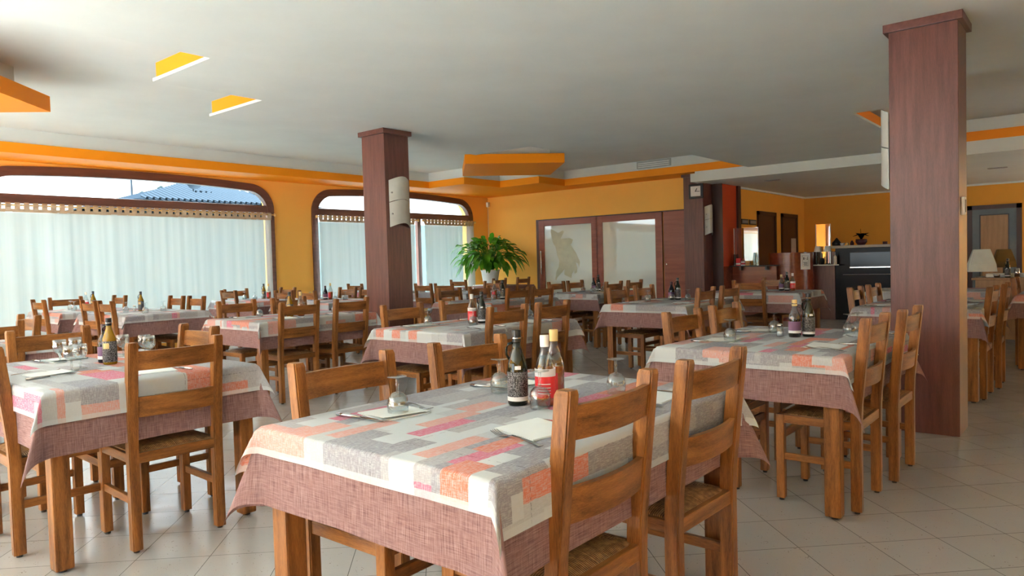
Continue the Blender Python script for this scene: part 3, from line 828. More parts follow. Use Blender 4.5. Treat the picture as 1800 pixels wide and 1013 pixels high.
CN = {  # chairs: (x, y, side, table, word)
 1: [(1.555, .99, 'S', 'near side, left'), (2.145, .96, 'S', 'near side, right'), (1.503, 1.985, 'N', 'far side, left'), (2.126, 1.985, 'N', 'far side, right')],
 2: [(3.80, .862, 'S', 'near side, left'), (4.405, .825, 'S', 'near side, right'), (3.845, 1.90, 'N', 'far side, left'), (4.445, 1.895, 'N', 'far side, right')],
 3: [(1.51, 3.262, 'S', 'near end'), (1.45, 4.67, 'N', 'far end'), (1.972, 3.96, 'E', 'right side'), (.955, 3.87, 'W', 'left side')],
 4: [(3.90, 3.31, 'S', 'near side, left'), (4.43, 3.275, 'S', 'near side, right'), (3.815, 4.30, 'N', 'far side, left'), (4.45, 4.30, 'N', 'far side, right')],
 5: [(3.83, 5.76, 'S', 'near side, left'), (4.42, 5.74, 'S', 'near side, right'), (3.78, 6.77, 'N', 'far side, left'), (4.38, 6.76, 'N', 'far side, right')],
 6: [(6.86, 3.17, 'S', 'near side, left'), (7.43, 3.12, 'S', 'near side, right'), (6.86, 4.18, 'N', 'far side, left'), (7.42, 4.15, 'N', 'far side, right')],
 7: [(6.75, 5.60, 'S', 'near side, left'), (7.24, 5.53, 'S', 'near side, right'), (6.60, 6.52, 'N', 'far side, left'), (7.17, 6.52, 'N', 'far side, right')],
 8: [(8.76, 5.43, 'S', 'near side, left'), (9.35, 5.41, 'S', 'near side, right'), (8.78, 6.42, 'N', 'far side, left'), (9.28, 6.36, 'N', 'far side, right')],
 9: [(3.25, 9.12, 'W', 'left side, farther'), (3.27, 8.64, 'W', 'left side, nearer'), (4.26, 9.13, 'E', 'right side, farther'), (4.31, 8.66, 'E', 'right side, nearer')],
 10: [(3.12, 10.38, 'W', 'left side'), (4.18, 10.60, 'E', 'right side'), (3.65, 11.05, 'N', 'window end')],
 11: [(7.01, 1.76, 'N', 'far side, left'), (7.64, 1.73, 'N', 'far side, right'), (7.14, .73, 'S', 'near side, left'), (7.77, .69, 'S', 'near side, right')],
 13: [(8.94, 3.51, 'W', 'left side'), (9.97, 3.50, 'E', 'right side')],
 14: [(1.88, 6.48, 'E', 'right side'), (1.43, 5.77, 'S', 'near end')],
 15: [(5.64, 10.30, 'W', 'left side'), (6.63, 10.30, 'E', 'right side'), (6.11, 10.95, 'N', 'window end')],
 16: [(5.74, 8.98, 'W', 'left side, farther'), (5.76, 8.42, 'W', 'left side, nearer'), (6.74, 8.87, 'E', 'right side, farther'), (6.76, 8.36, 'E', 'right side, nearer')],
 18: [(8.19, 8.72, 'W', 'left side, farther'), (8.20, 8.24, 'W', 'left side, nearer'), (9.20, 8.08, 'E', 'right side')],
 19: [(8.17, 10.50, 'W', 'left side')],
 20: [(10.86, 9.37, 'S', 'near side, left'), (11.62, 9.35, 'S', 'near side, right'), (10.06, 9.72, 'W', 'left end')],
 22: [(9.35, .73, 'N', 'far side')],
}
for n, L in CN.items():
    cx, cy, ax, _ = TN[n]; hl = {10: .55, 20: .95}.get(n, .65); hx, hy = (hl, .46) if ax == 'x' else (.46, hl)
    for x, y, sd, wd in L:
        # the back just clears the cloth
        if sd == 'S': y = min(y, cy-hy-.055)
        if sd == 'N': y = max(y, cy+hy+.055)
        if sd == 'W': x = min(x, cx-hx-.055)
        if sd == 'E': x = max(x, cx+hx+.055)
        chair(x, y, sd, 'rush-seated chair, %s of the %s' % (wd, TN[n][3]))
#CONT
# ------------------------------------------------------------------ things on the tables
def make_goblet():
    r = empty('wine_glass', 'x', 'glass')
    obj('bowl', lathe([(.004, .048), (.018, .052), (.030, .066), (.0345, .085), (.0335, .105), (.0315, .122), (.030, .122), (.0315, .105), (.0325, .085), (.028, .068), (.016, .056), (.0, .053)], 24, cap=False), M['goblet'], r, True)
    obj('stem', lathe([(.005, .006), (.0045, .020), (.0075, .026), (.0045, .032), (.005, .048)], 12), M['goblet'], r, True)
    obj('foot', lathe([(.031, 0), (.032, .0015), (.018, .004), (.005, .007)], 24), M['goblet'], r, True)
    return r
PROTO = {}
def inst(key, make):
    if key not in PROTO: PROTO[key] = make(); return PROTO[key]
    return copy_tree(PROTO[key])
def goblet(x, y, label, inverted=True, group='stem glasses turned upside down'):
    g = inst('goblet', make_goblet)
    g.rotation_euler = (PI if inverted else 0, 0, random.uniform(0, 6)); g.location = (x, y, ZTOP+(.122 if inverted else 0))
    g['label'] = label; g['category'] = 'glass'; g['group'] = group if inverted else 'upright stem glasses on the left-hand front table'
BODY = [(0, 0), (.030, 0), (.0335, .006), (.0335, .118), (.031, .140), (.022, .168), (.0145, .190), (.0125, .212)]
def make_bottle(kind):
    def mk():
        r = empty({'oil': 'oil_bottle', 'yellow': 'oil_bottle', 'vin': 'vinegar_bottle', 'red': 'vinegar_bottle', 'amber': 'vinegar_bottle', 'bals': 'vinegar_bottle'}[kind], 'x', 'bottle')
        sc = {'oil': 1.0, 'yellow': .97, 'vin': .82, 'red': .93, 'amber': .97, 'bals': .86}[kind]
        P = [(a, b*sc) for a, b in BODY]; top = .212*sc
        def lab(name, z0, z1, mat, k=.0343, a0=-2.0, a1=2.0):
            bm = bmesh.new(); n = 18; L = [[], []]
            for i in range(n+1):
                a = a0+(a1-a0)*i/n - 2.25
                for q, z in enumerate((z0, z1)): L[q].append(bm.verts.new((k*math.cos(a), k*math.sin(a), z*sc)))
            for i in range(n): bm.faces.new((L[0][i], L[0][i+1], L[1][i+1], L[1][i]))
            return obj(name, bm, M[mat], r, True)
        if kind == 'oil':
            obj('body', lathe(P), M['darkglass'], r, True); lab('front_label', .03, .112, 'blacklabel'); lab('lower_label', .016, .030, 'whitelabel'); lab('badge', .120, .132, 'whitelabel', .0335, -.3, .3)
        if kind == 'yellow':
            obj('body', lathe(P), M['oil'], r, True); lab('front_label', .014, .125, 'blacklabel', .0343, -3.1, 3.1); lab('badge', .085, .115, 'gold', .0347, -.5, .4)
        if kind == 'vin':
            obj('body', lathe(P), M['vinegar'], r, True); lab('front_label', .045, .105, 'purplelabel'); lab('lower_label', .024, .045, 'whitelabel')
        if kind == 'red':
            b = obj('body', lathe(P), M['clearbottle'], r, True)
            obj('contents', lathe([(0, .003), (.031, .003), (.0315, .03), (0, .03)]), M['amber'], b, True)
            lab('front_label', .03, .105, 'redlabel'); lab('upper_label', .105, .132, 'whitelabel')
            for z in (.045, .055, .065, .078): lab('label_text', z, z+.003, 'whitelabel', .0347, -.9, .4)
        if kind == 'amber':
            b = obj('body', lathe(P), M['clearbottle'], r, True)
            obj('contents', lathe([(0, .003), (.0315, .003), (.0315, .115), (0, .115)]), M['amber'], b, True)
            lab('front_label', .03, .10, 'redlabel', .0343, -2.4, .2)
        if kind == 'bals':
            b = obj('body', lathe(P), M['clearbottle'], r, True)
            obj('contents', lathe([(0, .003), (.0315, .003), (.0315, .105), (0, .105)]), M['vinegar'], b, True)
            lab('front_label', .045, .105, 'purplelabel'); lab('lower_label', .028, .045, 'whitelabel')
        cap = {'oil': 'black', 'yellow': 'black', 'vin': 'browncap', 'red': 'white', 'amber': 'gold', 'bals': 'gold'}[kind]
        obj('cap', lathe([(0, top-.004), (.0145, top-.004), (.015, top+.028*sc), (.0145, top+.036*sc), (0, top+.037*sc)], 16), M[cap], r, True, 40)
        if kind in ('oil', 'yellow', 'bals'):
            obj('cap_ring', lathe([(.0155, top+.008), (.0158, top+.012)], 16, cap=False), M['steel'], r)
            s_ = -.7071 if kind != 'bals' else .7071
            hx = lambda d: (d*s_*1.0, -d*s_*1.0)
            pts = [(*hx(.013), top-.006), (*hx(.028), top-.010), (*hx(.034), top-.022), (*hx(.034), top-.045), (*hx(.026), top-.062)]
            obj('handle', tube(pts, .004, 8), M['clearbottle' if kind == 'bals' else 'darkglass'], r, True)
        return r
    return mk
BG = {'oil': 'dark oil bottle with black label', 'yellow': 'yellow oil bottle with black label', 'vin': 'dark vinegar bottle with brown cap', 'red': 'red-labelled vinegar bottle with white cap', 'amber': 'amber vinegar bottle with golden cap', 'bals': 'balsamic bottle with purple label'}
def bottle(kind, x, y, where):
    b = inst('b_'+kind, make_bottle(kind)); b.location = (x, y, ZTOP); b.rotation_euler = (0, 0, math.radians(-8))
    b['label'] = BG[kind]+' on the '+where; b['category'] = 'bottle'; b['group'] = 'oil and vinegar bottles'
def make_shaker():
    r = empty('salt_shaker', 'x', 'salt shaker')
    obj('jar', lathe([(0, 0), (.020, 0), (.021, .006), (.019, .05), (.016, .056), (0, .056)]), M['goblet'], r, True)
    obj('salt', lathe([(0, .003), (.018, .003), (.0175, .026), (0, .027)]), M['salt'], r, True)
    obj('lid', lathe([(0, .056), (.017, .056), (.017, .066), (.010, .073), (0, .074)]), M['steel'], r, True)
    return r
def shaker(x, y, where):
    s_ = inst('shaker', make_shaker); s_.location = (x, y, ZTOP)
    s_['label'] = 'small glass salt shaker on the '+where; s_['category'] = 'salt shaker'; s_['group'] = 'salt shakers'
def make_fork():
    r = empty('fork', 'x', 'fork')
    def strip(pts):     # (y, z, half width)
        bm = bmesh.new(); V = []
        for y, z, h in pts: V.append([bm.verts.new((sx*h, y, z+dz)) for sx, dz in ((-1, 0), (1, 0), (1, .0018), (-1, .0018))])
        for A, Bq in zip(V, V[1:]):
            for i in range(4): bm.faces.new((A[i], A[(i+1) % 4], Bq[(i+1) % 4], Bq[i]))
        bm.faces.new(V[0]); bm.faces.new(V[-1]); bmesh.ops.recalc_face_normals(bm, faces=bm.faces); return bm
    obj('handle', strip([(-.10, .001, .0085), (-.07, .003, .008), (-.02, .007, .004), (.02, .008, .0028), (.035, .005, .004), (.045, .002, .011), (.056, .001, .012)]), M['steel'], r)
    for i in range(4):
        x = -.0102+i*.0068; b = bmesh.new(); V = []
        for y, z, h in ((.054, .001, .0021), (.075, .002, .002), (.10, .009, .0012)): V.append([b.verts.new((x+sx*h, y, z+dz)) for sx, dz in ((-1, 0), (1, 0), (1, .0018), (-1, .0018))])
        for A, Bq in zip(V, V[1:]):
            for k_ in range(4): b.faces.new((A[k_], A[(k_+1) % 4], Bq[(k_+1) % 4], Bq[k_]))
        b.faces.new(V[0]); b.faces.new(V[-1]); bmesh.ops.recalc_face_normals(b, faces=b.faces)
        obj('tine', b, M['steel'], r)
    return r
def make_knife():
    r = empty('knife', 'x', 'knife')
    obj('handle', tube([(0, -.11, .005), (0, -.08, .0055), (0, -.01, .005)], [.005, .006, .004], 8, sx=1.3), M['steel'], r, True)
    bm = prism([(-.004, -.012), (.006, -.012), (.0105, .02), (.0105, .08), (.003, .105), (-.005, .11), (-.0045, .02)], .0035, .0052)
    obj('blade', bm, M['steel'], r)
    return r
def make_napkin():
    r = obj('napkin', B(-.085, .085, -.085, .085, 0, .0022), M['napkin'], None)
    b = bmesh.new(); vs_ = [b.verts.new(p) for p in ((-.083, -.083, .0026), (.083, -.083, .0026), (.083, .083, .010), (-.083, .083, .007))]
    vt = [b.verts.new(Vector(v.co)+Vector((0, 0, .0012))) for v in vs_]
    b.faces.new(vs_); b.faces.new(vt)
    for i in range(4): b.faces.new((vs_[i], vs_[(i+1) % 4], vt[(i+1) % 4], vt[i]))
    bmesh.ops.recalc_face_normals(b, faces=b.faces)
    obj('upper_fold', b, M['napkin'], r)
    return r
def setting(n, c, parts='nkfg', glass=None, jit=4):
    x, y, sd, wd = c; a = FACE[sd]; f = Vector((-math.sin(a), math.cos(a), 0)); s_ = Vector((f.y, -f.x, 0)); p0 = Vector((x, y, ZTOP))+f*.05
    def P(u, v, dz=0): return p0+s_*u+f*v+Vector((0, 0, dz))
    nm = TN[n][3]; seat = wd+' of the '+nm
    def rz(d=0): return a+math.radians(random.uniform(-jit, jit)+d)
    if 'n' in parts:
        o = inst('napkin', make_napkin); o.location = P(.005, .185); o.rotation_euler = (0, 0, rz(random.choice((0, 8, -9)))); tag(o, 'white paper napkin, '+seat, 'napkin', 'paper napkins at the settings')
    if 'k' in parts:
        o = inst('knife', make_knife); o.location = P(.115, .165); o.rotation_euler = (0, 0, rz(6)); tag(o, 'steel knife, '+seat, 'knife', 'knives at the settings')
    if 'f' in parts:
        o = inst('fork', make_fork); o.location = P(-.105, .165); o.rotation_euler = (0, 0, rz(-14)); tag(o, 'steel fork, '+seat, 'fork', 'forks at the settings')
    if 'g' in parts:
        q = Vector((*glass, 0)) if glass else P(.07, .33)
        goblet(q.x, q.y, 'inverted stem glass, '+seat)
GL = {(1, 0): (1.81, 1.40), (1, 1): (2.16, 1.33), (1, 2): (1.49, 1.72), (1, 3): (1.96, 1.70), (2, 2): (3.82, 1.61), (2, 3): (4.37, 1.56), (2, 0): (4.40, 1.14), (2, 1): (4.50, 1.12),
      (4, 2): (3.86, 4.07), (4, 1): (4.67, 3.70), (5, 2): (3.87, 6.5), (6, 2): (7.03, 3.90), (6, 0): (7.30, 3.55), (7, 2): (6.90, 6.25), (8, 2): (9.10, 6.15), (8, 1): (9.40, 5.98)}
for n in (1, 2, 4, 5, 6, 7, 8, 11):
    for i, c in enumerate(CN[n]):
        setting(n, c, 'nkfg', GL.get((n, i)))
for n in (9, 10, 13, 15, 16, 18, 22):
    for i, c in enumerate(CN[n]): setting(n, c, 'ng')
for i, c in enumerate(CN[3]): setting(3, c, 'nkf')
for (x, y), w_ in zip(((1.39, 4.33), (1.49, 4.40), (1.30, 3.90), (1.36, 3.96), (1.70, 4.30), (1.76, 4.16), (1.74, 4.06)), ('left one of the rear pair', 'right one of the rear pair', 'left one of the front pair', 'right one of the front pair', 'just right of the oil bottle', 'left one behind the chair back', 'right one behind the chair back')):
    goblet(x, y, 'upright stem glass, '+w_+', on the left-hand front table', False)
for n, L in {1: [('oil', 1.82, 1.50), ('red', 1.86, 1.415), ('amber', 1.945, 1.44)], 2: [('bals', 4.18, 1.375), ('oil', 4.235, 1.315)], 3: [('yellow', 1.51, 3.985), ('vin', 1.525, 4.09)],
             4: [('red', 4.14, 3.86), ('oil', 4.19, 3.80)], 5: [('yellow', 4.02, 6.20), ('amber', 4.10, 6.13)], 6: [('vin', 7.40, 3.80), ('oil', 7.44, 3.74)], 7: [('amber', 7.05, 6.16), ('oil', 7.12, 6.08)],
             8: [('vin', 9.30, 6.09), ('oil', 9.34, 6.03)], 9: [('yellow', 3.85, 9.15)], 10: [('red', 3.72, 10.52), ('yellow', 3.78, 10.44)], 13: [('bals', 9.62, 3.33), ('oil', 9.63, 3.26), ('red', 9.64, 3.19)],
             15: [('yellow', 6.28, 10.40), ('amber', 6.30, 10.29)], 16: [('vin', 6.38, 8.90), ('amber', 6.42, 8.83)], 19: [('yellow', 8.92, 10.20), ('bals', 8.96, 10.08)], 11: [('oil', 7.5, 1.30), ('red', 7.45, 1.38)], 22: [('oil', 9.55, .38)]}.items():
    for kd, x, y in L: bottle(kd, x, y, TN[n][3])
shaker(4.185, 1.46, TN[2][3]); shaker(3.80, 9.22, TN[9][3]); shaker(4.66, 3.60, TN[4][3])

# ------------------------------------------------------------------ potted plant before the corner
stand = empty('plant_stand', 'pale cabinet carrying the big plant, mostly hidden behind chairs', 'cabinet', (11.95, 10.55, 0))
obj('body', B(-.25, .25, -.25, .25, .05, .73, bev=.01), M['offwhite'], stand); obj('top_board', B(-.28, .28, -.28, .28, .73, .76, bev=.005), M['offwhite'], stand)
pl = empty('potted_plant', 'large bushy green plant in a white pot in the yellow corner', 'plant', (11.95, 10.55, .76))
obj('pot', lathe([(0, 0), (.15, 0), (.16, .01), (.205, .30), (.215, .31), (.215, .33), (.195, .33), (.19, .28), (0, .28)], 28, cap=False), M['white'], pl, True, 40)
obj('soil', lathe([(0, .275), (.19, .285)], 20, cap=False), M['soil'], pl)
rnd = random.Random(11); bmL = bmesh.new(); bmS = bmesh.new()
for i in range(210):
    a = rnd.uniform(0, 2*PI); e = rnd.uniform(-.30, 1.0)**1; 
    R0 = rnd.uniform(.42, .66)*(1.0 if e < .5 else .85)
    el = e*1.25
    tip = Vector((math.cos(a)*math.cos(el)*R0*1.12, math.sin(a)*math.cos(el)*R0*1.12, .62+math.sin(el)*R0*.72))
    base = Vector((math.cos(a)*.05, math.sin(a)*.05, .30))
    mid = (base+tip)*.5+Vector((0, 0, .20))
    tube([base, base*.5+mid*.5+Vector((0, 0, .03)), mid, tip], .0045, 5, bmS)
    L = rnd.uniform(.19, .30); Wd_ = L*rnd.uniform(.21, .29)
    out = Vector((math.cos(a+rnd.uniform(-.5, .5)), math.sin(a+rnd.uniform(-.5, .5)), 0))
    dirn = (out*math.cos(el)*.9+Vector((0, 0, math.sin(el)*.9-.25+rnd.uniform(-.35, .45)))).normalized()
    side = dirn.cross(Vector((0, 0, 1))).normalized(); side = (side+Vector((0, 0, rnd.uniform(-.5, .5)))).normalized()
    nrm = side.cross(dirn).normalized(); prev = None
    for k_ in range(7):
        t_ = k_/6; wd = Wd_*math.sin(PI*min(1, t_*.96+.02))**.8*(1-.25*t_); c_ = tip+dirn*L*t_-Vector((0, 0, 1))*L*(.35+.35*((i*7)%5)/4)*t_*t_
        row = [bmL.verts.new(c_-side*wd+nrm*wd*.3), bmL.verts.new(c_), bmL.verts.new(c_+side*wd+nrm*wd*.3)]
        if prev:
            for q in (0, 1): f_ = bmL.faces.new((prev[q], prev[q+1], row[q+1], row[q])); f_.smooth = True
        prev = row
obj('foliage', bmL, M['leaf'], pl); obj('stem', bmS, M['leaf'], pl, True)

# ------------------------------------------------------------------ bar: red wall, counter, screens, black cabinet
struct('wall_inner', B(XB+.3-.31, 13.70, 5.60, 5.66, 1.05, ZB), M['redwall'])
struct('shade_strip', B(12.985, 13.0, 5.58, 5.79, 0, ZB), M['dark_door'])  # dark strip standing in for the shade beside the back pillar
struct('trim_7', B(13.70, 13.84, 5.56, 5.66, 0, ZB), M['dark_door'])
struct('baseboard_inner', B(XB+.005, 13.70, 5.60, 5.66, 0, 1.05), M['counter'])
ct = empty('reception_counter', 'cherry wood reception counter with rounded front and shelf', 'counter', (13.6, 5.0, 0))
obj('low_panel', B(-.13, -.10, -.25, .60, 0, 1.035, bev=.004), M['counter'], ct)
obj('ledge', B(-.30, .20, -.28, .60, 1.037, 1.058, bev=.004), M['black'], ct)
for y in (.40, -.10): obj('ledge_bracket', prism([(-.26, y-.02), (-.14, y-.02), (-.14, y+.02), (-.26, y+.02)], .97, 1.037), M['black'], ct)
bm = bmesh.new(); n = 40; L = [[], []]
for i in range(n+1):
    a = math.radians(70+230*i/n)
    for q, z in enumerate((0, 1.28)): L[q].append(bm.verts.new((.35+.40*math.cos(a), -.36+.40*math.sin(a), z)))
for i in range(n): bm.faces.new((L[0][i], L[0][i+1], L[1][i+1], L[1][i]))
bm.faces.new(L[1]); bm.faces.new(L[0]); bmesh.ops.recalc_face_normals(bm, faces=bm.faces)
obj('rounded_front', bm, M['counter'], ct, True, 40)
obj('side_panel', B(.58, .62, -1.088, -.55, 0, 1.28, bev=.003), M['pillar_z'], ct)
ac = math.radians(236)
nt_ = empty('notice_sheet', 'white printed notice taped to the rounded front of the counter', 'notice', (13.95+.405*math.cos(ac), 4.64+.405*math.sin(ac), 1.11), ac-PI)
obj('sheet', B(-.002, 0, -.105, .105, -.15, .15), M['paper'], nt_)
def ln(y0, y1, z0, z1): obj('printed_mark', B(-.0035, -.002, y0, y1, z0, z1), M['ink'], nt_)
ln(-.065, .065, .108, .112); ln(-.065, .065, -.092, -.088); ln(-.065, -.061, -.09, .11); ln(.061, .065, -.09, .11)
ln(.025, .045, .03, .065); ln(.028, .042, .065, .08); ln(-.05, -.042, .03, .085); ln(-.042, -.03, .03, .042); ln(-.02, .012, .05, .054)
for i in range(5): ln(-.048+(.01 if i % 2 else 0), .05-(.012 if i % 3 else 0), -.02-.014*i, -.014-.014*i)
M['plexi2'] = pane_mat('clear_acrylic_side_screen', (.94, .92, .86), .12)
def screen(x, y0, y1, z0, z1, label, mt='plexi'):
    e = empty('acrylic_screen', label, 'screen', (x, (y0+y1)/2, z0), math.radians(-1.6)); h = (y1-y0)/2; H_ = z1-z0
    obj('sheet', B(-.003, .003, -h, h, 0, H_), M[mt], e)
    for s_ in (-1, 1): obj('edge_strip', B(-.005, .005, s_*h-.006, s_*h+.006, 0, H_), M['white'], e)
screen(13.46, 5.08, 5.56, 1.058, 1.78, 'clear acrylic screen standing on the low counter ledge')
screen(14.16, 3.98, 4.24, 1.05, 1.80, 'narrow acrylic screen with white edges right of the counter', 'plexi2')
gs = empty('glass_shelf', 'small glass shelf with white edge right of the counter', 'shelf', (14.16, 4.03, 1.02)); obj('board', B(-.16, .04, -.24, .26, 0, .02), M['clearbottle'], gs); obj('edge_trim', B(-.165, -.16, -.24, .26, 0, .02), M['offwhite'], gs)
for i, (x, y, kd) in enumerate(((13.40, 5.44, 0), (13.42, 5.36, 1), (13.40, 5.26, 2))):
    e = empty('box', ('red and white box on the counter ledge, leftmost', 'low pink-white box in the middle of the counter ledge', 'brown cardboard box on the counter ledge')[i], 'box', (x, y, 1.058), 0, 'small boxes on the counter ledge')
    obj('carton', B(-.04, .04, -.042, .042, 0, (.14, .09, .09)[i]), M[('redlabel', 'whitelabel', 'cork')[i]], e); obj('band', B(-.041, .041, -.043, .043, .02, .05), M[('whitelabel', 'redlabel', 'oak')[i]], e)
for i, (y, r0, r1, h, lb) in enumerate(((5.14, .045, .018, .24, 'tall clear tapered decanter on the counter ledge'), (5.53, .035, .022, .22, 'clear tapered vase at the left end of the counter ledge'))):
    tag(obj('decanter', lathe([(r0, 0), (r1, h), (r1-.002, h), (r0-.002, .002)], 16, cap=False), M['clearbottle'], None, True), lb, 'decanter').location = (13.41, y, 1.058)
for i, y in enumerate((5.21, 5.09)):
    e = empty('espresso_cup', ('tiny dark cup left of the decanter on the ledge', 'tiny dark cup at the right end of the ledge')[i], 'cup', (13.36, y, 1.058)); obj('cup', lathe([(.010, 0), (.017, .03), (.015, .03), (.009, .003)], 12, cap=False), M['steel'], e, True)
for i, y in enumerate((4.19, 4.02)):
    e = empty('table_lamp', ('left one of two small lamps with white shades by the black cabinet', 'right one of two small lamps with white shades by the black cabinet')[i], 'lamp', (14.10, y, 1.04), 0, 'small white-shaded lamps')
    obj('base', lathe([(0, 0), (.035, 0), (.035, .012), (.008, .02), (.006, .24), (0, .24)], 14), M['steel'], e, True); obj('lamp_shade', lathe([(.072, .24), (.045, .345)], 20, cap=False), M['white'], e, True)
e = empty('soap_bottle', 'white pump bottle beside the small lamps', 'bottle', (14.08, 3.88, 1.04)); obj('body', lathe([(0, 0), (.03, 0), (.03, .14), (.012, .17), (0, .17)], 14), M['white'], e, True); obj('pump', lathe([(0, .17), (.006, .17), (.006, .215), (.012, .22), (0, .225)], 8), M['white'], e, True)
for i, (y, h, m_) in enumerate(((4.22, .16, 'clearbottle'), (4.13, .12, 'black'), (4.07, .15, 'clearbottle'))):
    tag(obj('jar', lathe([(0, 0), (.028, 0), (.028, h*.8), (.018, h), (0, h)], 14), M[m_], None, True), ('pale jar left under the small lamps', 'dark jar between the small lamps', 'pale jar right under the small lamps')[i], 'jar').location = (14.13, y, 1.04)
bk = empty('bar_cabinet', 'black bar cabinet with a glass front and marble top', 'cabinet', (14.2, 3.35, 0))
obj('carcass', B(0, .55, -.75, .56, 0, 1.335, bev=.006), M['cabblack'], bk)
obj('marble_top', B(-.03, .60, -.78, .66, 1.337, 1.385, bev=.004), M['marble'], bk)
w_ = obj('glass_front', B(-.012, 0, -.40, .30, .99, 1.25, bev=.003), M['blackgloss'], bk)
obj('lower_rail', B(-.022, -.002, -.40, .30, .965, .985), M['steel'], bk); obj('handle_rail', B(-.03, -.01, -.40, .42, .84, .85), M['grey'], bk)
def top_item(nm, lb, cat, y, parts, x=14.38):
    e = empty(nm, lb, cat, (x, y, 1.385))
    for pn, bm_, mt in parts: obj(pn, bm_, M[mt], e, True)
bmP = bmesh.new()
for i in range(7):
    a = i*.9; pts = [(0, 0, .10), (.05*math.cos(a), .05*math.sin(a), .2), (.14*math.cos(a), .14*math.sin(a), .22-.03*(i % 3))]
    tube(pts, [.01, .018, .003], 6, bmP, sx=1.6)
tube([(0, 0, .1), (0, .01, .30)], [.006, .003], 6, bmP)
top_item('potted_orchid', 'dark potted plant on the marble top of the black cabinet', 'plant', 3.50, [('pot', lathe([(0, 0), (.06, 0), (.10, .06), (.095, .11), (0, .11)], 18), 'browncap'), ('leaves', bmP, 'tree')])
top_item('rock', 'dark jagged ornament at the left of the marble top', 'ornament', 3.93, [('stone', lathe([(0, 0), (.08, 0), (.09, .05), (.04, .11), (.01, .15), (0, .15)], 7), 'black')])
top_item('white_bowl', 'small pale bowl next to the dark ornament', 'bowl', 3.83, [('bowl', lathe([(0, 0), (.03, 0), (.055, .05), (.05, .05), (0, .01)], 14), 'offwhite')])
top_item('candle_holder', 'small dark candle holder left of the orchid', 'candle holder', 3.66, [('cup', lathe([(0, 0), (.03, 0), (.035, .04), (.01, .09), (0, .09)], 12), 'browncap')])
top_item('small_jar', 'small round jar between bowl and candle holder', 'jar', 3.74, [('body', lathe([(0, 0), (.025, 0), (.03, .03), (.01, .06), (0, .06)], 12), 'gold')])
top_item('red_tin', 'small dark tin at the right of the marble top', 'tin', 3.10, [('tin', lathe([(0, 0), (.04, 0), (.04, .05), (0, .05)], 12), 'browncap')])
# doors, pictures
def bar_door(n, x0, x1):
    r = bpy.data.objects.new('door_%d' % n, None); COL.objects.link(r); r['kind'] = 'structure'
    obj('door_leaf', B(x0+.08, x1-.08, 5.635, 5.66, 0, 2.10), M['dark_door'], r)
    for a, b in ((x0, x0+.08), (x1-.08, x1)): obj('door_frame', B(a, b, 5.615, 5.66, 0, 2.18), M['dark_door'], r)
    obj('lintel', B(x0, x1, 5.615, 5.66, 2.10, 2.18), M['dark_door'], r)
    return r
bar_door(2, 14.92, 15.98); d3 = bar_door(3, 16.36, 17.40)
obj('notice', B(16.95, 17.28, 5.625, 5.635, 1.25, 1.62), M['marble'], d3)
for i, (x0, x1) in enumerate(((14.07, 14.42), (14.49, 14.85))):
    e = empty('picture', ('left one of two small dark pictures on the bar wall', 'right one of two small dark pictures on the bar wall')[i], 'picture', ((x0+x1)/2, 5.66, 1.935), 0, 'small dark wall pictures')
    obj('frame', B((x0-x1)/2, (x1-x0)/2, -.02, 0, -.055, .055, bev=.004), M['black'], e); obj('image', B((x0-x1)/2+.03, (x1-x0)/2-.03, -.022, -.02, -.03, .03), M['grey'], e)
r = bpy.data.objects.new('door_4', None); COL.objects.link(r); r['kind'] = 'structure'
M['bluegrey'] = wall_paint('blue_grey_door_paint', (.12, .15, .17), .35, .3)
obj('door_leaf', B(XF-.04, XF-.01, 1.42, 2.19, 0, 2.08), M['bluegrey'], r)
obj('door_inset', B(XF-.05, XF-.04, 1.56, 2.04, .2, 1.95), M['oak'], r)
for a, b, c, d_ in ((1.56-.02, 1.56, .2, 1.97), (2.04, 2.06, .2, 1.97), (1.54, 2.06, 1.95, 1.97)): obj('inset_moulding', B(XF-.058, XF-.04, a, b, c, d_), M['black'], r)
for a, b, c, d_ in ((1.33, 1.42, 0, 2.17), (2.19, 2.28, 0, 2.17), (1.33, 2.28, 2.08, 2.17)): obj('door_frame', B(XF-.06, XF, a, b, c, d_), M['dark_door'], r)
M['spot'] = plain('recessed_spot', (.35, .34, .32), .5)
for i, (x, y, lb) in enumerate(((13.28, 4.73, 'slim recessed ceiling slot above the counter'), (14.73, 1.43, 'slim recessed ceiling slot right of the tall pillar'))):
    e = empty('ceiling_slot', lb, 'ceiling fitting', (x, y, ZB)); obj('frame', B(-.05, .05, -.14, .14, -.006, .005), M['spot'], e); obj('slot', B(-.025, .025, -.12, .12, -.009, -.006), M['grey'], e)

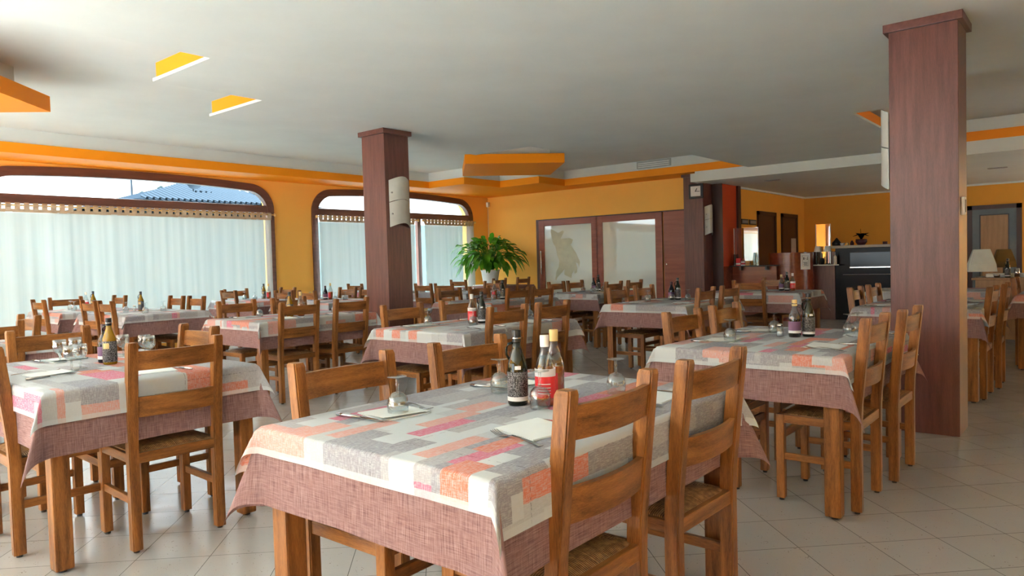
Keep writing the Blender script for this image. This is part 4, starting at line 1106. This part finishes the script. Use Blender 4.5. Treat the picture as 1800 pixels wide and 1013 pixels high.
# ------------------------------------------------------------------ sideboard with lamps at the right edge
sb = empty('sideboard', 'long oak sideboard at the right edge carrying lamps and bottles', 'sideboard', (11.55, .55, 0))
obj('carcass', B(-.22, .25, -1.3, .80, .05, .83, bev=.005), M['oak'], sb); obj('top_board', B(-.26, .28, -1.34, .84, .832, .862, bev=.004), M['oak'], sb)
for y in (-.5, .15): obj('cabinet_door', B(-.235, -.22, y-.3, y+.3, .12, .78, bev=.004), M['oak'], sb)
M['brownshade'] = plain('olive_brown_shade', (.20, .11, .02), .6)
def big_lamp(y, mat, h0, label, s=1.0, x=11.5):
    e = empty('table_lamp', label, 'lamp', (x, y, .862), math.radians(12))
    obj('base', lathe([(0, 0), (.06, 0), (.06, .012), (.012, .02), (.010, h0), (0, h0)], 16), M['steel'], e, True)
    bm = bmesh.new(); L = []
    for k_, z in ((.165*s, h0-.01), (.155*s, h0+.09*s), (.095*s, h0+.29*s)): L.append([bm.verts.new((a*k_, b*k_, z)) for a, b in ((-1, -1), (1, -1), (1, 1), (-1, 1))])
    for A, Bq in zip(L, L[1:]):
        for i in range(4): bm.faces.new((A[i], A[(i+1) % 4], Bq[(i+1) % 4], Bq[i]))
    bmesh.ops.bevel(bm, geom=[e_ for e_ in bm.edges if abs(e_.verts[0].co.z-e_.verts[1].co.z) > .01], offset=.02, segments=2, affect='EDGES')
    o = obj('lamp_shade', bm, M[mat], e); sm = o.modifiers.new('thick', 'SOLIDIFY'); sm.thickness = .003
big_lamp(1.30, 'shade', .09, 'big table lamp with white fabric shade right of the tall pillar')
big_lamp(1.07, 'brownshade', .14, 'smaller lamp with olive brown shade beside the white one', .8, 11.72)
for i, (x, y, lb) in enumerate(((11.45, 1.12, 'steel bowl under the lamps on the sideboard'), (11.43, .90, 'steel pot at the right end of the sideboard'))):
    e = empty('steel_bowl', lb, 'bowl', (x, y, .862)); obj('bowl', lathe([(0, 0), (.03, 0), (.05, .04), (.046, .04), (0, .005)], 16) if i == 0 else lathe([(0, 0), (.03, 0), (.03, .12), (.026, .12), (.026, .005), (0, .005)], 16), M['steel'], e, True)
for i, (y, kd) in enumerate(((1.00, 'oil'), (.78, 'vin'))):
    b = inst('b_'+kd, make_bottle(kd)); b.location = (11.42, y, .862); b.rotation_euler = (0, 0, 0)
    tag(b, ('dark bottle standing before the brown lamp on the sideboard', 'dark bottle at the far right of the sideboard')[i], 'bottle', 'bottles on the sideboard')
e = empty('white_tray', 'long white tray under the lamps on the sideboard', 'tray', (11.6, .95, .862)); obj('tray', B(-.12, .12, -.35, .3, 0, .05, bev=.01), M['offwhite'], e)

# ------------------------------------------------------------------ outside the windows
struct('ground', B(-60, 90, YW+.5, 140, -.4, -.3), M['ground'])
tag(obj('dimming_wall', B(-30, 60, 22, 22.3, -.35, 2.9), M['dimwall']), 'long grey wall added outside to dim the view through the sheer curtains', 'wall')  # added wall, keeps the bright horizon from burning out the curtains
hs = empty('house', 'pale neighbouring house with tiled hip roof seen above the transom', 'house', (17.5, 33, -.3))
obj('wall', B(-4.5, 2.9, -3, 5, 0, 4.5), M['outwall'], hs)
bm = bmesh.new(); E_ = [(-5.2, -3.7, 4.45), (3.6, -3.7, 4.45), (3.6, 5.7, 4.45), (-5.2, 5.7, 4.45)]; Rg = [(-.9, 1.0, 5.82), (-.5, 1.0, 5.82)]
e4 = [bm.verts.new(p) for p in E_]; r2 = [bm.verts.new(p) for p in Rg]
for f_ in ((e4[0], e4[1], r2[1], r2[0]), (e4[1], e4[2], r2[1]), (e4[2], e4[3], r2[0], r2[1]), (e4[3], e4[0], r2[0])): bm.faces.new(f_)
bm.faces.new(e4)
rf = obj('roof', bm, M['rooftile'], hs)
for i in range(34):
    x = -5.0+i*.25; t0 = 0
    ztop = 4.45+1.2; xx = min(max(x, -1.2), 2.5)
    # one raised tile row each, running up the slope that faces the restaurant
    k_ = 1.0 if -.9 <= x <= -.5 else ((x+5.2)/4.3 if x < -.9 else (3.6-x)/4.1)
    if k_ < .05: continue
    obj('tile_row', tube([(x, -3.7, 4.50), (x, -3.7+4.7*k_, 4.50+1.37*k_)], .055, 6), M['outwall'], rf)
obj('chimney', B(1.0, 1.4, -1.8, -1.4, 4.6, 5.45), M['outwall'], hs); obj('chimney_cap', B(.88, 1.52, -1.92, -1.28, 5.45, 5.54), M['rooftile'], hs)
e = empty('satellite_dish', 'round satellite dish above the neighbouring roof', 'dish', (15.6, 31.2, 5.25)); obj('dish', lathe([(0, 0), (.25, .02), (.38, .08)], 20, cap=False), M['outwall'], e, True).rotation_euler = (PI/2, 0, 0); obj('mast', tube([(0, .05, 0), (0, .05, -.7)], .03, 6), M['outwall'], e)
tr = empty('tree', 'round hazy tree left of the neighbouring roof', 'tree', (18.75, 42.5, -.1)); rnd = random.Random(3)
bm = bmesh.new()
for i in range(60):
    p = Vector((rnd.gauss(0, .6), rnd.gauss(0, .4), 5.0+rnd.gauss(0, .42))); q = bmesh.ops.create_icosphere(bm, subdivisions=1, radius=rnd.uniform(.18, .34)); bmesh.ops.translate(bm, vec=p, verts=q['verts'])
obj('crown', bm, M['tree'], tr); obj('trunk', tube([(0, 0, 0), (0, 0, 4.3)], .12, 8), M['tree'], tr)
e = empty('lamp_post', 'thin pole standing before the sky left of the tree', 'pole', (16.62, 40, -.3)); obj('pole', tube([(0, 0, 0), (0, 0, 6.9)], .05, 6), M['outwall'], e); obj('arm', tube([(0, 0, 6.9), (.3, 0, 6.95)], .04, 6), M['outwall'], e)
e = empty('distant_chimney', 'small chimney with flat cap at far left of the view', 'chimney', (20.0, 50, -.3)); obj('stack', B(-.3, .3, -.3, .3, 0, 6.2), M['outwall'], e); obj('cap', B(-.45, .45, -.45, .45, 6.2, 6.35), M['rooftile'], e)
